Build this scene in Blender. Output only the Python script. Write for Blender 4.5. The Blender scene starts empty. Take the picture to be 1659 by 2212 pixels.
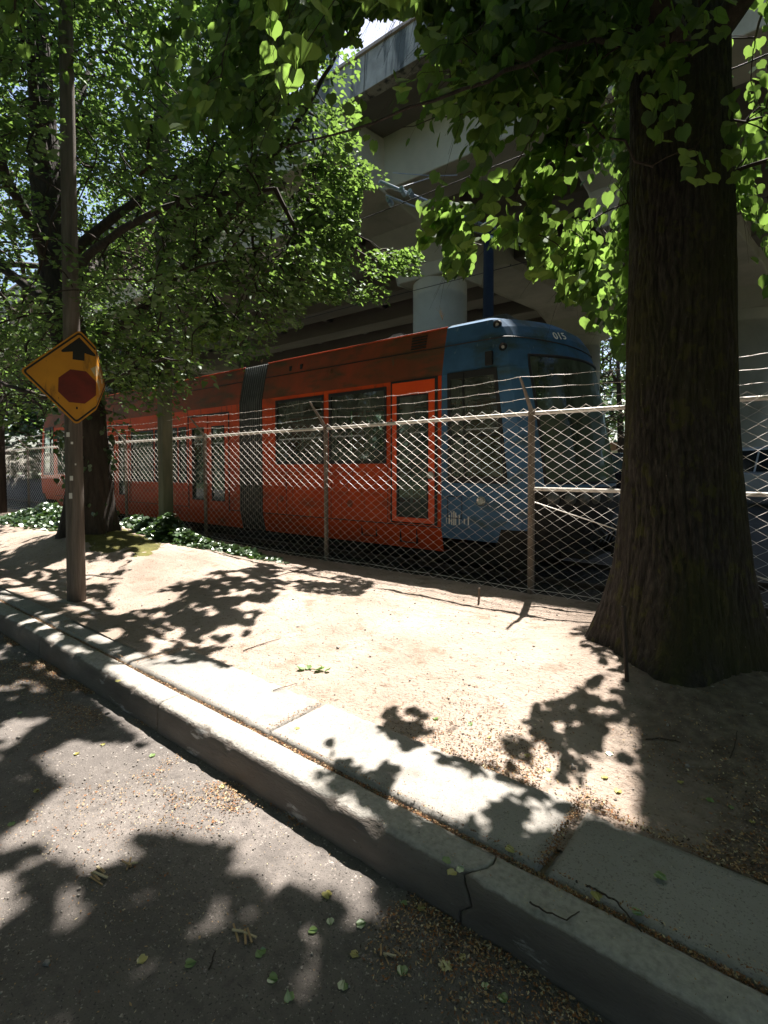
import bpy, bmesh, math, random
import numpy as np
from mathutils import Vector, Matrix

random.seed(7)
RNG = np.random.default_rng(7)
SC = bpy.context.scene
COL = SC.collection

# ------------------------------------------------------------------ camera, sky, sun, exposure
YAW = math.radians(38.6)
CAMZ = 1.65
cam_data = bpy.data.cameras.new("camera")
cam_data.sensor_fit = 'VERTICAL'
cam_data.sensor_height = 36.0
cam_data.lens = 18.0
cam_data.shift_y = -0.0285
cam_data.clip_start = 0.05
cam_data.clip_end = 1500
cam = bpy.data.objects.new("camera", cam_data)
COL.objects.link(cam)
cam.location = (0, 0, CAMZ)
cam.rotation_euler = (math.radians(90 - 1.55), 0, YAW)
SC.camera = cam

SUN = Vector((-0.29, 0.85, 1.9)).normalized()
SUN_EL = math.asin(SUN.z)
SUN_AZ = math.atan2(SUN.x, SUN.y)
world = bpy.data.worlds.new("World")
SC.world = world
world.use_nodes = True
wn = world.node_tree.nodes
wl = world.node_tree.links
wn.clear()
sky = wn.new("ShaderNodeTexSky")
sky.sky_type = 'NISHITA'
sky.sun_disc = False
sky.sun_elevation = SUN_EL
sky.sun_rotation = SUN_AZ
sky.air_density = 1.0
sky.dust_density = 2.0
bg = wn.new("ShaderNodeBackground")
bg.inputs['Strength'].default_value = 0.075
wo = wn.new("ShaderNodeOutputWorld")
wl.new(sky.outputs[0], bg.inputs[0])
wl.new(bg.outputs[0], wo.inputs[0])

sd = bpy.data.lights.new("sun", 'SUN')
sd.energy = 5.0
sd.angle = math.radians(0.55)
sd.color = (1.0, 0.94, 0.87)
so = bpy.data.objects.new("sun", sd)
COL.objects.link(so)
so.rotation_euler = SUN.to_track_quat('Z', 'Y').to_euler()
so.location = (0, 0, 30)

SC.view_settings.view_transform = 'Standard'
SC.view_settings.look = 'None'
SC.view_settings.exposure = 1.62
SC.view_settings.gamma = 1.0
SC.view_settings.use_curve_mapping = False
SC.cycles.max_bounces = 5
SC.cycles.diffuse_bounces = 2
SC.cycles.transparent_max_bounces = 12

# ------------------------------------------------------------------ projection maths (used to shape crowns and tell where shade falls)
CY, SY = math.cos(YAW), math.sin(YAW)

def img(P):
    """world points -> picture coordinates on a 1659 x 2212 sheet, and depth"""
    P = np.asarray(P, float)
    z = -SY * P[..., 0] + CY * P[..., 1]
    r = CY * P[..., 0] + SY * P[..., 1]
    zz = np.where(np.abs(z) < 1e-3, 1e-3, z)
    px = 829.5 + 1107 * r / zz
    py = 1013 - 1107 * (P[..., 2] - CAMZ) / zz
    return px, py, z

def px_plane(px, py, Y):
    """the point of the vertical plane Y seen at px, py"""
    u = (px - 829.5) / 1107
    z = Y / (SY * (u + CY / SY))
    X = (u * z - SY * Y) / CY
    return Vector((X, Y, CAMZ - (py - 1013) / 1107 * z))

def px_ground(px, py, gz):
    u = (px - 829.5) / 1107
    z = (CAMZ - gz) * 1107 / (py - 1013)
    r = u * z
    return Vector((-SY * z + CY * r, CY * z + SY * r, gz))

# ------------------------------------------------------------------ noise
def _hash(ix, iy, iz, seed):
    h = (ix * 374761393 + iy * 668265263 + iz * 2147483647 + seed * 1274126177) & 0xFFFFFFFF
    h = ((h ^ (h >> 13)) * 1274126177) & 0xFFFFFFFF
    return ((h ^ (h >> 16)) & 0xFFFF) / 65535.0

def vnoise(x, y, z=None, seed=0):
    x = np.asarray(x, float); y = np.asarray(y, float)
    z = np.zeros_like(x) if z is None else np.asarray(z, float)
    ix, iy, iz = (np.floor(a).astype(np.int64) for a in (x, y, z))
    fx, fy, fz = x - ix, y - iy, z - iz
    fx, fy, fz = (f * f * (3 - 2 * f) for f in (fx, fy, fz))
    out = 0
    for dx in (0, 1):
        for dy in (0, 1):
            for dz in (0, 1):
                w = (fx if dx else 1 - fx) * (fy if dy else 1 - fy) * (fz if dz else 1 - fz)
                out = out + w * _hash(ix + dx, iy + dy, iz + dz, seed)
    return out

def fbm(x, y, z=None, seed=0, oct=4):
    s, a, t = 0, 0.5, 0
    f = 1.0
    for o in range(oct):
        s = s + a * vnoise(np.asarray(x) * f, np.asarray(y) * f, None if z is None else np.asarray(z) * f, seed + o * 17)
        t += a; a *= 0.5; f *= 2.03
    return s / t

def sstep(a, b, x):
    t = np.clip((np.asarray(x, float) - a) / (b - a), 0, 1)
    return t * t * (3 - 2 * t)

# ------------------------------------------------------------------ materials
def new_mat(name):
    m = bpy.data.materials.new(name)
    m.use_nodes = True
    nt = m.node_tree
    b = nt.nodes["Principled BSDF"]
    return m, nt, b

def ramp(nt, stops, fac=None):
    r = nt.nodes.new("ShaderNodeValToRGB")
    e = r.color_ramp.elements
    while len(e) < len(stops):
        e.new(0.5)
    for i, (p, c) in enumerate(stops):
        e[i].position = p
        e[i].color = (c[0], c[1], c[2], 1)
    if fac is not None:
        nt.links.new(fac, r.inputs[0])
    return r

def noise_node(nt, scale, detail=5, rough=0.6, stretch=(1, 1, 1), dist=0.0, kind='noise'):
    tc = nt.nodes.new("ShaderNodeTexCoord")
    mp = nt.nodes.new("ShaderNodeMapping")
    mp.inputs['Scale'].default_value = stretch
    nt.links.new(tc.outputs['Object'], mp.inputs[0])
    if kind == 'voronoi':
        n = nt.nodes.new("ShaderNodeTexVoronoi")
        n.inputs['Scale'].default_value = scale
        nt.links.new(mp.outputs[0], n.inputs['Vector'])
        return n.outputs['Distance']
    n = nt.nodes.new("ShaderNodeTexNoise")
    n.inputs['Scale'].default_value = scale
    n.inputs['Detail'].default_value = detail
    n.inputs['Roughness'].default_value = rough
    n.inputs['Distortion'].default_value = dist
    nt.links.new(mp.outputs[0], n.inputs['Vector'])
    return n.outputs['Fac']

def mixc(nt, fac, a, b, mode='MIX'):
    m = nt.nodes.new("ShaderNodeMix")
    m.data_type = 'RGBA'
    m.blend_type = mode
    for sock, v in ((m.inputs[0], fac), (m.inputs[6], a), (m.inputs[7], b)):
        if hasattr(v, 'is_output'):
            nt.links.new(v, sock)
        elif isinstance(v, (int, float)):
            sock.default_value = v
        else:
            sock.default_value = (v[0], v[1], v[2], 1)
    return m.outputs[2]

def noise_mat(name, cols, scale=4, rough=0.8, bump=0.3, bscale=40, stretch=(1, 1, 1), layers=(), metal=0, spec=0.5, dist=0.01, bstretch=None, bdetail=5):
    """cols: ramp stops; layers: (scale, lo, hi, colour, stretch) of grime or growth with a shape of its own"""
    m, nt, b = new_mat(name)
    c = ramp(nt, cols, noise_node(nt, scale, stretch=stretch)).outputs[0]
    for (sc_, lo, hi, colr, st) in layers:
        f = ramp(nt, [(lo, (0, 0, 0)), (hi, (1, 1, 1))], noise_node(nt, sc_, detail=8, stretch=st)).outputs[0]
        c = mixc(nt, f, c, colr)
    nt.links.new(c, b.inputs['Base Color'])
    b.inputs['Roughness'].default_value = rough
    b.inputs['Metallic'].default_value = metal
    b.inputs['Specular IOR Level'].default_value = spec
    if bump:
        bn = nt.nodes.new("ShaderNodeBump")
        bn.inputs['Strength'].default_value = bump
        bn.inputs['Distance'].default_value = dist
        nt.links.new(noise_node(nt, bscale, detail=bdetail, stretch=bstretch or stretch), bn.inputs['Height'])
        nt.links.new(bn.outputs[0], b.inputs['Normal'])
    return m

def blend_by_place(m, other, axes, thr, soft, nscale, namp):
    """other's colour takes over where axes . position + noise passes thr: soil darkened for shade, kerb face darker than its top"""
    nt = m.node_tree; b = nt.nodes["Principled BSDF"]
    old = b.inputs['Base Color'].links[0].from_socket
    tc = nt.nodes.new("ShaderNodeTexCoord"); dp = nt.nodes.new("ShaderNodeVectorMath"); dp.operation = 'DOT_PRODUCT'
    dp.inputs[1].default_value = axes; nt.links.new(tc.outputs['Object'], dp.inputs[0])
    ad = nt.nodes.new("ShaderNodeMath"); ad.operation = 'MULTIPLY_ADD'; ad.inputs[1].default_value = namp
    nt.links.new(noise_node(nt, nscale, detail=8), ad.inputs[0]); nt.links.new(dp.outputs['Value'], ad.inputs[2])
    mr = nt.nodes.new("ShaderNodeMapRange"); mr.inputs['From Min'].default_value = thr - soft; mr.inputs['From Max'].default_value = thr + soft
    nt.links.new(ad.outputs[0], mr.inputs['Value'])
    c2 = ramp(nt, other[0], noise_node(nt, other[1], detail=8)).outputs[0]
    nt.links.new(mixc(nt, mr.outputs[0], old, c2), b.inputs['Base Color'])

def leaf_mat(name, dif, tra, mix=0.5, gloss=0.12, var=0.35, grough=0.35):
    m, nt, b = new_mat(name)
    nt.nodes.remove(b)
    out = nt.nodes["Material Output"]
    geo = nt.nodes.new("ShaderNodeNewGeometry")
    rv = ramp(nt, [(0, (1 - var, 1 - var, 1 - var)), (1, (1 + var * .6, 1 + var * .5, 1 + var * .2))], geo.outputs['Random Per Island'])
    cd = mixc(nt, 1.0, dif, rv.outputs[0], 'MULTIPLY')
    ct = mixc(nt, 1.0, tra, rv.outputs[0], 'MULTIPLY')
    d = nt.nodes.new("ShaderNodeBsdfDiffuse")
    t = nt.nodes.new("ShaderNodeBsdfTranslucent")
    g = nt.nodes.new("ShaderNodeBsdfGlossy")
    g.inputs['Roughness'].default_value = grough
    g.inputs['Color'].default_value = (0.9, 1.0, 0.9, 1)
    nt.links.new(cd, d.inputs[0]); nt.links.new(ct, t.inputs[0])
    m1 = nt.nodes.new("ShaderNodeMixShader"); m1.inputs[0].default_value = mix
    nt.links.new(d.outputs[0], m1.inputs[1]); nt.links.new(t.outputs[0], m1.inputs[2])
    m2 = nt.nodes.new("ShaderNodeMixShader")
    m2.inputs[0].default_value = gloss
    nt.links.new(m1.outputs[0], m2.inputs[1]); nt.links.new(g.outputs[0], m2.inputs[2])
    nt.links.new(m2.outputs[0], out.inputs['Surface'])
    return m

def glass_mat(name, tint, refl=0.12, rough=0.04, dirt=None):
    m, nt, b = new_mat(name)
    nt.nodes.remove(b)
    out = nt.nodes["Material Output"]
    t = nt.nodes.new("ShaderNodeBsdfTransparent"); t.inputs[0].default_value = (*tint, 1)
    g = nt.nodes.new("ShaderNodeBsdfGlossy"); g.inputs['Roughness'].default_value = rough
    g.inputs['Color'].default_value = (0.9, 1, 0.97, 1)
    lw = nt.nodes.new("ShaderNodeLayerWeight"); lw.inputs[0].default_value = refl + 0.25
    m1 = nt.nodes.new("ShaderNodeMixShader")
    nt.links.new(lw.outputs['Fresnel'], m1.inputs[0])
    nt.links.new(t.outputs[0], m1.inputs[1]); nt.links.new(g.outputs[0], m1.inputs[2])
    last = m1.outputs[0]
    if dirt:
        d = nt.nodes.new("ShaderNodeBsdfDiffuse"); d.inputs[0].default_value = (*dirt[0], 1)
        f = ramp(nt, [(dirt[1], (0, 0, 0)), (dirt[2], (dirt[3],) * 3)], noise_node(nt, 2.5, detail=8, stretch=(1, 1, .35))).outputs[0]
        m2 = nt.nodes.new("ShaderNodeMixShader")
        nt.links.new(f, m2.inputs[0]); nt.links.new(last, m2.inputs[1]); nt.links.new(d.outputs[0], m2.inputs[2])
        last = m2.outputs[0]
    nt.links.new(last, out.inputs['Surface'])
    return m

def flat_mat(name, col, rough=0.6, metal=0.0, emit=None):
    m, nt, b = new_mat(name)
    b.inputs['Base Color'].default_value = (*col, 1)
    b.inputs['Roughness'].default_value = rough
    b.inputs['Metallic'].default_value = metal
    return m

M = {}
M['asphalt'] = noise_mat('asphalt', [(0.3, (.105, .092, .083)), (0.55, (.165, .145, .13)), (0.75, (.23, .20, .18))], scale=1.3, rough=.9, bump=.9, bscale=150, dist=.006,
                         layers=[(55, .60, .68, (.42, .37, .33), (1, 1, 1)), (100, .58, .64, (.05, .045, .04), (1, 1, 1)), (2.5, .55, .72, (.10, .088, .08), (1, 1, 1)), (85, .66, .72, (.38, .34, .30), (1, 1, 1)), (14, .5, .7, (.10, .088, .08), (1, 1, 1)), (.9, .62, .8, (.26, .22, .185), (1, 1, 1)), (6, .66, .74, (.08, .068, .06), (1, 1, 1))])
M['dirt'] = noise_mat('dirt', [(0.3, (.27, .21, .165)), (0.5, (.36, .285, .232)), (0.72, (.43, .355, .295))], scale=1.1, rough=.95, bump=1.0, bscale=45, dist=.02, bdetail=9,
                      layers=[(2.2, .58, .72, (.42, .35, .29), (1, 1, 1)), (34, .58, .68, (.16, .11, .075), (1, 1, 1)), (5, .55, .7, (.24, .18, .13), (1, 1, 1)), (90, .66, .70, (.50, .44, .36), (1, 1, 1)), (1.0, .68, .78, (.16, .15, .055), (1, 1, 1))])
M['shade_soil'] = noise_mat('shade_darkened_soil', [(0.3, (.10, .075, .055)), (0.5, (.16, .125, .095)), (0.72, (.24, .19, .15))], scale=2.5, rough=.95, bump=1.0, bscale=45, dist=.02, bdetail=9,  # soil tone lowered to carry shade
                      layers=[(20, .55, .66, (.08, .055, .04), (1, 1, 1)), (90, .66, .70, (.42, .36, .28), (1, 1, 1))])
M['moss_dirt'] = noise_mat('moss_dirt', [(0.3, (.09, .085, .02)), (0.6, (.16, .15, .035)), (0.8, (.24, .20, .08))], scale=5, rough=.95, bump=1, bscale=80, dist=.02)
M['concrete'] = noise_mat('concrete', [(0.3, (.24, .225, .20)), (0.6, (.33, .31, .28)), (0.8, (.40, .375, .34))], scale=2.0, rough=.9, bump=.6, bscale=110, dist=.006, bdetail=8,
                          layers=[(75, .58, .66, (.18, .165, .145), (1, 1, 1)), (4, .55, .72, (.20, .18, .155), (1, 1, 1)), (130, .60, .66, (.13, .12, .105), (1, 1, 1)), (120, .68, .72, (.5, .48, .44), (1, 1, 1))])
M['kerb'] = noise_mat('kerb', [(0.3, (.10, .085, .072)), (0.6, (.185, .158, .135)), (0.8, (.29, .255, .225))], scale=3, rough=.9, bump=.8, bscale=70, dist=.008, bdetail=8, stretch=(.5, 1, 1.6),
                      layers=[(3, .56, .68, (.13, .115, .10), (.35, 1, 3)), (9, .63, .70, (.48, .45, .42), (.4, 1, 1.5)), (80, .62, .68, (.12, .10, .085), (1, 1, 1))])
M['yard'] = noise_mat('yard', [(0.3, (.045, .042, .038)), (0.7, (.085, .08, .072))], scale=1.5, rough=.95, bump=.8, bscale=60, dist=.02)
M['ground'] = noise_mat('ground', [(0.3, (.05, .07, .03)), (0.7, (.09, .10, .05))], scale=.3, rough=.95, bump=0)
blend_by_place(M['dirt'], ([(0.3, (.09, .065, .048)), (0.5, (.15, .115, .088)), (0.7, (.24, .19, .15))], 14), (1.0, .5, 0), 1.55, .35, 2.2, 1.4)  # soil colour darkened over the right-hand verge to deepen its shade
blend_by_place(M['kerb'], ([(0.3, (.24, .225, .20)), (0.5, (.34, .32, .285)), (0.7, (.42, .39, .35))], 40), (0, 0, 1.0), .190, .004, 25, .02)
M['ballast'] = noise_mat('ballast', [(0.35, (.03, .026, .022)), (0.6, (.08, .07, .06)), (0.7, (.14, .125, .11))], scale=30, rough=.95, bump=1, bscale=35, dist=.03)
M['bark'] = noise_mat('bark', [(0.3, (.012, .009, .007)), (0.5, (.032, .026, .021)), (0.7, (.07, .058, .048))], scale=16, stretch=(2.4, 2.4, .6), rough=.95, bump=1, bscale=38, bstretch=(2.2, 2.2, .35), dist=.03, bdetail=8,
                      layers=[(1.6, .46, .60, (.035, .034, .010), (1, 1, .6)), (12, .54, .62, (.055, .052, .014), (1, 1, .7)), (55, .70, .73, (.24, .20, .15), (1, 1, .6))])
M['bark_far'] = noise_mat('bark_far', [(0.3, (.025, .02, .016)), (0.7, (.07, .055, .045))], scale=8, stretch=(2, 2, .4), rough=.95, bump=.6, bscale=25, bstretch=(2, 2, .4), dist=.03)
M['twig'] = flat_mat('twig_bark', (.045, .032, .022), .9)
M['stem'] = flat_mat('green_stem', (.10, .12, .04), .7)
M['leaf_near'] = leaf_mat('linden_leaf', (.018, .040, .016), (.26, .44, .085), mix=.52, gloss=.03, grough=.5)
M['leaf_left'] = leaf_mat('small_leaf', (.07, .12, .04), (.22, .38, .075), mix=.45, gloss=.05, var=.45, grough=.55)
M['leaf_far'] = leaf_mat('far_leaf', (.04, .075, .02), (.09, .17, .035), mix=.4, gloss=.06, var=.45)
M['ivy'] = leaf_mat('ivy_leaf', (.05, .10, .035), (.09, .18, .03), mix=.25, gloss=.14, grough=.35, var=.45)
M['wood_pole'] = noise_mat('wood_pole', [(0.3, (.10, .082, .068)), (0.6, (.19, .16, .135)), (0.8, (.27, .235, .20))], scale=6, stretch=(4, 4, .3), rough=.9, bump=.8, bscale=30, bstretch=(4, 4, .25), dist=.012)
M['post_wood'] = noise_mat('square_post_paint', [(0.3, (.10, .11, .07)), (0.7, (.20, .195, .13))], scale=3, stretch=(3, 3, .4), rough=.85, bump=.5, bscale=30, bstretch=(4, 4, .3), dist=.01)
M['galv'] = noise_mat('galvanised_wire', [(0.3, (.55, .49, .43)), (0.6, (.72, .68, .62)), (0.8, (.80, .77, .72))], scale=9, rough=.5, metal=.15, bump=0, layers=[(14, .60, .70, (.30, .16, .08), (1, 1, 1))])
M['fence_post'] = noise_mat('weathered_fence_pipe', [(0.3, (.11, .085, .065)), (0.5, (.19, .155, .125)), (0.8, (.30, .26, .22))], scale=6, rough=.7, metal=.15, bump=.4, bscale=60, stretch=(1, 1, .5), layers=[(10, .58, .66, (.17, .08, .04), (1, 1, .4))])
M['orange'] = noise_mat('orange_tram_paint', [(0.3, (.45, .046, .008)), (0.6, (.60, .070, .010)), (0.8, (.68, .10, .018))], scale=1.2, rough=.5, spec=.25, bump=.04, bscale=5, dist=.01,
                        layers=[(2.0, .52, .70, (.26, .055, .02), (.6, .6, 2.0)), (9, .60, .70, (.20, .05, .02), (1.6, 1.6, .18)), (7, .66, .74, (.58, .22, .10), (1, 1, .25))])
M['orange_clean'] = noise_mat('bright_orange_door_paint', [(0.3, (.72, .07, .008)), (0.7, (.85, .095, .012))], scale=1.2, rough=.35, bump=0)
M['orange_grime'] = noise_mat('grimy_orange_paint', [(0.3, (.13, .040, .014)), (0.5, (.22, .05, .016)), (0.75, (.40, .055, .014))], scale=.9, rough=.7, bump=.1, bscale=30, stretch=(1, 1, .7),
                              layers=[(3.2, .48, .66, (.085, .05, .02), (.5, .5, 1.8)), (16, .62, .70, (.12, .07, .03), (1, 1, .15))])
M['blue'] = noise_mat('blue_tram_paint', [(0.3, (.03, .095, .19)), (0.6, (.05, .14, .27)), (0.8, (.08, .19, .33))], scale=1.3, rough=.4, bump=.05, bscale=6,
                      layers=[(3.0, .52, .68, (.045, .08, .085), (.7, .7, 1.3)), (18, .66, .72, (.14, .20, .24), (1, 1, .2))])
M['blue_matt'] = noise_mat('weathered_matt_blue_paint', [(0.3, (.03, .085, .16)), (0.6, (.05, .13, .24)), (0.8, (.09, .19, .30))], scale=1.6, rough=.75, spec=.2, bump=.05, bscale=6,
                             layers=[(3.0, .48, .66, (.045, .075, .07), (.7, .7, 1.3)), (14, .64, .70, (.15, .22, .27), (1, 1, .2))])
M['rubber'] = flat_mat('black_rubber', (.012, .012, .012), .6)
M['bellows'] = noise_mat('grey_bellows_rubber', [(0.3, (.03, .032, .033)), (0.7, (.075, .078, .078))], scale=6, rough=.6, bump=.2, bscale=30)
M['bellows_rib'] = noise_mat('aluminium_bellows_rib', [(0.3, (.09, .10, .097)), (0.7, (.23, .24, .235))], scale=7, rough=.45, metal=.4, bump=0)
M['tram_glass'] = glass_mat('tinted_tram_glass', (.30, .36, .33), .12, .03, dirt=((.20, .235, .20), .30, .75, .62))  # grime film, also lightened to stand in for pale reflections
M['wind_glass'] = glass_mat('algae_streaked_windscreen', (.16, .20, .17), .10, .06, dirt=((.085, .105, .075), .25, .5, .93))
M['interior'] = flat_mat('tram_interior_panel', (.25, .26, .25), .7)
M['seat_blue'] = flat_mat('tram_seat_fabric', (.03, .06, .12), .9)
M['under'] = noise_mat('sooty_underframe', [(0.3, (.012, .011, .010)), (0.7, (.045, .038, .032))], scale=8, rough=.85, bump=.4, bscale=30)
M['roofbox'] = noise_mat('grimy_roof_box', [(0.3, (.035, .038, .03)), (0.7, (.09, .095, .075))], scale=4, rough=.8, bump=.3, bscale=30)
M['light_glass'] = flat_mat('lamp_lens', (.38, .37, .33), .15)
M['lamp_dull'] = flat_mat('dull_lamp_lens', (.12, .12, .11), .3)
M['chrome'] = flat_mat('dull_chrome', (.55, .53, .50), .3, .8)
M['white_paint'] = flat_mat('white_print', (.72, .72, .68), .6)
M['steel'] = noise_mat('rusty_rail_steel', [(0.3, (.06, .04, .03)), (0.7, (.16, .12, .09))], scale=8, rough=.5, metal=.5, bump=.2, bscale=40)
M['mast'] = noise_mat('dark_blue_mast_paint', [(0.3, (.010, .016, .024)), (0.7, (.02, .03, .042))], scale=4, rough=.8, bump=0, spec=.15)
M['bright_steel'] = noise_mat('galvanised_tube', [(0.3, (.22, .27, .30)), (0.7, (.40, .46, .50))], scale=8, rough=.45, metal=.4, bump=0)
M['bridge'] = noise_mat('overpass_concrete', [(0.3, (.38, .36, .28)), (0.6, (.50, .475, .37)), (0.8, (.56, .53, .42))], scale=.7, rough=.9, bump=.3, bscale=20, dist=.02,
                        layers=[(.9, .58, .8, (.24, .235, .17), (.8, .8, .5))])
M['bridge_stained'] = noise_mat('stained_parapet_concrete', [(0.3, (.20, .19, .16)), (0.6, (.36, .34, .29)), (0.8, (.44, .42, .36))], scale=1.5, rough=.9, bump=.4, bscale=20, dist=.02,
                                layers=[(3.0, .50, .62, (.06, .065, .06), (1.3, 1.3, .12)), (1.2, .55, .7, (.10, .11, .10), (1, 1, .6))])
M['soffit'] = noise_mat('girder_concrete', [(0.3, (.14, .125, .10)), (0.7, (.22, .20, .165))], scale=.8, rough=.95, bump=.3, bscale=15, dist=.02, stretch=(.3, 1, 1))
M['rail_paint'] = flat_mat('bridge_rail_paint', (.38, .30, .23), .5, .2)
M['sign_yellow'] = noise_mat('sign_yellow_sheeting', [(0.3, (.52, .215, .012)), (0.6, (.64, .28, .014)), (0.8, (.68, .32, .02))], scale=2.5, rough=.5, bump=0,
                             layers=[(5, .58, .70, (.30, .13, .012), (2.5, 2.5, .5)), (24, .66, .72, (.10, .05, .01), (1, 1, .5))])
M['sign_peel'] = noise_mat('peeling_sign_sheeting', [(0.38, (.58, .24, .02)), (0.50, (.60, .27, .03)), (0.54, (.55, .44, .26)), (0.7, (.58, .48, .30))], scale=9, rough=.6, bump=.1, bscale=12)
M['sign_black'] = flat_mat('sign_black_ink', (.012, .010, .008), .5)
M['sign_red'] = noise_mat('sign_red_ink', [(0.3, (.10, .012, .006)), (0.7, (.20, .018, .008))], scale=6, rough=.5, bump=0)
M['sign_back'] = flat_mat('sign_aluminium', (.35, .35, .34), .4, .6)
M['litter1'] = flat_mat('litter_tan', (.40, .27, .14), .9)
M['litter2'] = flat_mat('litter_brown', (.15, .08, .04), .9)
M['litter3'] = flat_mat('litter_orange', (.30, .13, .05), .9)
M['litter4'] = flat_mat('litter_pale', (.52, .44, .28), .9)
M['litter5'] = flat_mat('litter_dark', (.05, .035, .025), .9)
M['pebble'] = noise_mat('pebble_stone', [(0.3, (.18, .16, .14)), (0.7, (.42, .39, .35))], scale=30, rough=.9, bump=0)
M['fallen'] = leaf_mat('fallen_green_leaf', (.16, .26, .07), (.2, .38, .06), mix=.25, gloss=.15)
M['fallen_yellow'] = leaf_mat('fallen_yellow_leaf', (.42, .38, .12), (.3, .3, .05), mix=.2, gloss=.1)
M['car_silver'] = flat_mat('silver_car_paint', (.42, .46, .50), .3, .4)
M['car_dark'] = flat_mat('dark_car_paint', (.012, .014, .02), .25, .2)
M['car_glass'] = flat_mat('car_glass', (.02, .028, .03), .06)
M['tyre'] = flat_mat('tyre_rubber', (.015, .015, .015), .85)
M['wall_white'] = noise_mat('white_render_wall', [(0.3, (.62, .60, .56)), (0.7, (.74, .72, .68))], scale=1, rough=.9, bump=0)
M['wall_brown'] = noise_mat('brick_brown_wall', [(0.3, (.22, .11, .07)), (0.7, (.32, .17, .11))], scale=3, rough=.9, bump=0)

# ------------------------------------------------------------------ mesh building
class MB:
    def __init__(s):
        s.v = []; s.f = []; s.mi = []
    def add(s, vs, fs, mi=0):
        o = len(s.v)
        s.v.extend([tuple(v) for v in vs])
        for f in fs:
            s.f.append(tuple(i + o for i in f)); s.mi.append(mi)
        return s
    def box(s, x0, x1, y0, y1, z0, z1, mi=0, rot=None, bev=0.0):
        vs = [Vector((x, y, z)) for z in (z0, z1) for y in (y0, y1) for x in (x0, x1)]
        if rot:
            c = Vector(((x0 + x1) / 2, (y0 + y1) / 2, (z0 + z1) / 2))
            vs = [c + rot @ (v - c) for v in vs]
        return s.add(vs, [(0, 2, 3, 1), (4, 5, 7, 6), (0, 1, 5, 4), (2, 6, 7, 3), (0, 4, 6, 2), (1, 3, 7, 5)], mi)
    def tube(s, pts, r, n=8, cap=True, closed=False, mi=0):
        pts = [Vector(p) for p in pts]
        k = len(pts)
        rs = r if hasattr(r, '__len__') else [r] * k
        base = len(s.v)
        ref = None
        for i in range(k):
            a = pts[(i - 1) % k] if (closed or i > 0) else pts[i]
            b = pts[(i + 1) % k] if (closed or i < k - 1) else pts[i]
            t = (b - a)
            if t.length < 1e-9: t = Vector((0, 0, 1))
            t.normalize()
            if ref is None:
                ref = Vector((0, 0, 1)) if abs(t.z) < .9 else Vector((1, 0, 0))
            e1 = (ref - t * ref.dot(t))
            if e1.length < 1e-6:
                e1 = t.orthogonal()
            e1.normalize(); ref = e1
            e2 = t.cross(e1)
            for j in range(n):
                an = 2 * math.pi * j / n
                s.v.append(tuple(pts[i] + (e1 * math.cos(an) + e2 * math.sin(an)) * rs[i]))
        rng = k if closed else k - 1
        for i in range(rng):
            for j in range(n):
                a = base + i * n + j; b = base + i * n + (j + 1) % n
                c = base + ((i + 1) % k) * n + (j + 1) % n; d = base + ((i + 1) % k) * n + j
                s.f.append((a, b, c, d)); s.mi.append(mi)
        if cap and not closed:
            s.f.append(tuple(base + j for j in reversed(range(n)))); s.mi.append(mi)
            s.f.append(tuple(base + (k - 1) * n + j for j in range(n))); s.mi.append(mi)
        return s
    def prism(s, poly, axis_vec, mi=0):
        """poly: list of 3D points, extruded along axis_vec"""
        n = len(poly)
        a = [Vector(p) for p in poly]; b = [p + Vector(axis_vec) for p in a]
        fs = [tuple(range(n)), tuple(reversed(range(n, 2 * n)))]
        fs += [(i, i + n, (i + 1) % n + n, (i + 1) % n) for i in range(n)]
        return s.add(a + b, fs, mi)
    def lathe(s, c, prof, n=24, mi=0, axis='z'):
        c = Vector(c); base = len(s.v)
        for (r, h) in prof:
            for j in range(n):
                a = 2 * math.pi * j / n
                if axis == 'z': p = Vector((r * math.cos(a), r * math.sin(a), h))
                elif axis == 'y': p = Vector((r * math.cos(a), h, r * math.sin(a)))
                else: p = Vector((h, r * math.cos(a), r * math.sin(a)))
                s.v.append(tuple(c + p))
        for i in range(len(prof) - 1):
            for j in range(n):
                s.f.append((base + i * n + j, base + i * n + (j + 1) % n, base + (i + 1) * n + (j + 1) % n, base + (i + 1) * n + j)); s.mi.append(mi)
        s.f.append(tuple(base + j for j in range(n))); s.mi.append(mi)
        s.f.append(tuple(base + (len(prof) - 1) * n + j for j in range(n))); s.mi.append(mi)
        return s

WLOC = {}
def world_loc(o):
    return WLOC.get(o.name, Vector((0, 0, 0))) if o else Vector((0, 0, 0))

def build(name, mb, mat, parent=None, smooth=False, bevel=0.0, keep=False):
    me = bpy.data.meshes.new(name)
    off = world_loc(parent)
    if isinstance(mb, MB):
        me.from_pydata([(v[0] - off.x, v[1] - off.y, v[2] - off.z) for v in mb.v], [], mb.f)
        mi = mb.mi
    else:
        vs, fs = mb
        me.from_pydata([(v[0] - off.x, v[1] - off.y, v[2] - off.z) for v in vs], [], fs)
        mi = None
    mats = mat if isinstance(mat, (list, tuple)) else [mat]
    for m in mats: me.materials.append(m)
    if mi is not None and len(mats) > 1:
        me.polygons.foreach_set('material_index', mi)
    if smooth:
        me.polygons.foreach_set('use_smooth', [True] * len(me.polygons))
    me.update()
    o = bpy.data.objects.new(name, me)
    COL.objects.link(o)
    if parent: o.parent = parent
    WLOC[o.name] = off.copy()
    if bevel:
        b = o.modifiers.new('bevel', 'BEVEL'); b.width = bevel; b.segments = 2; b.limit_method = 'ANGLE'
    return o

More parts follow.
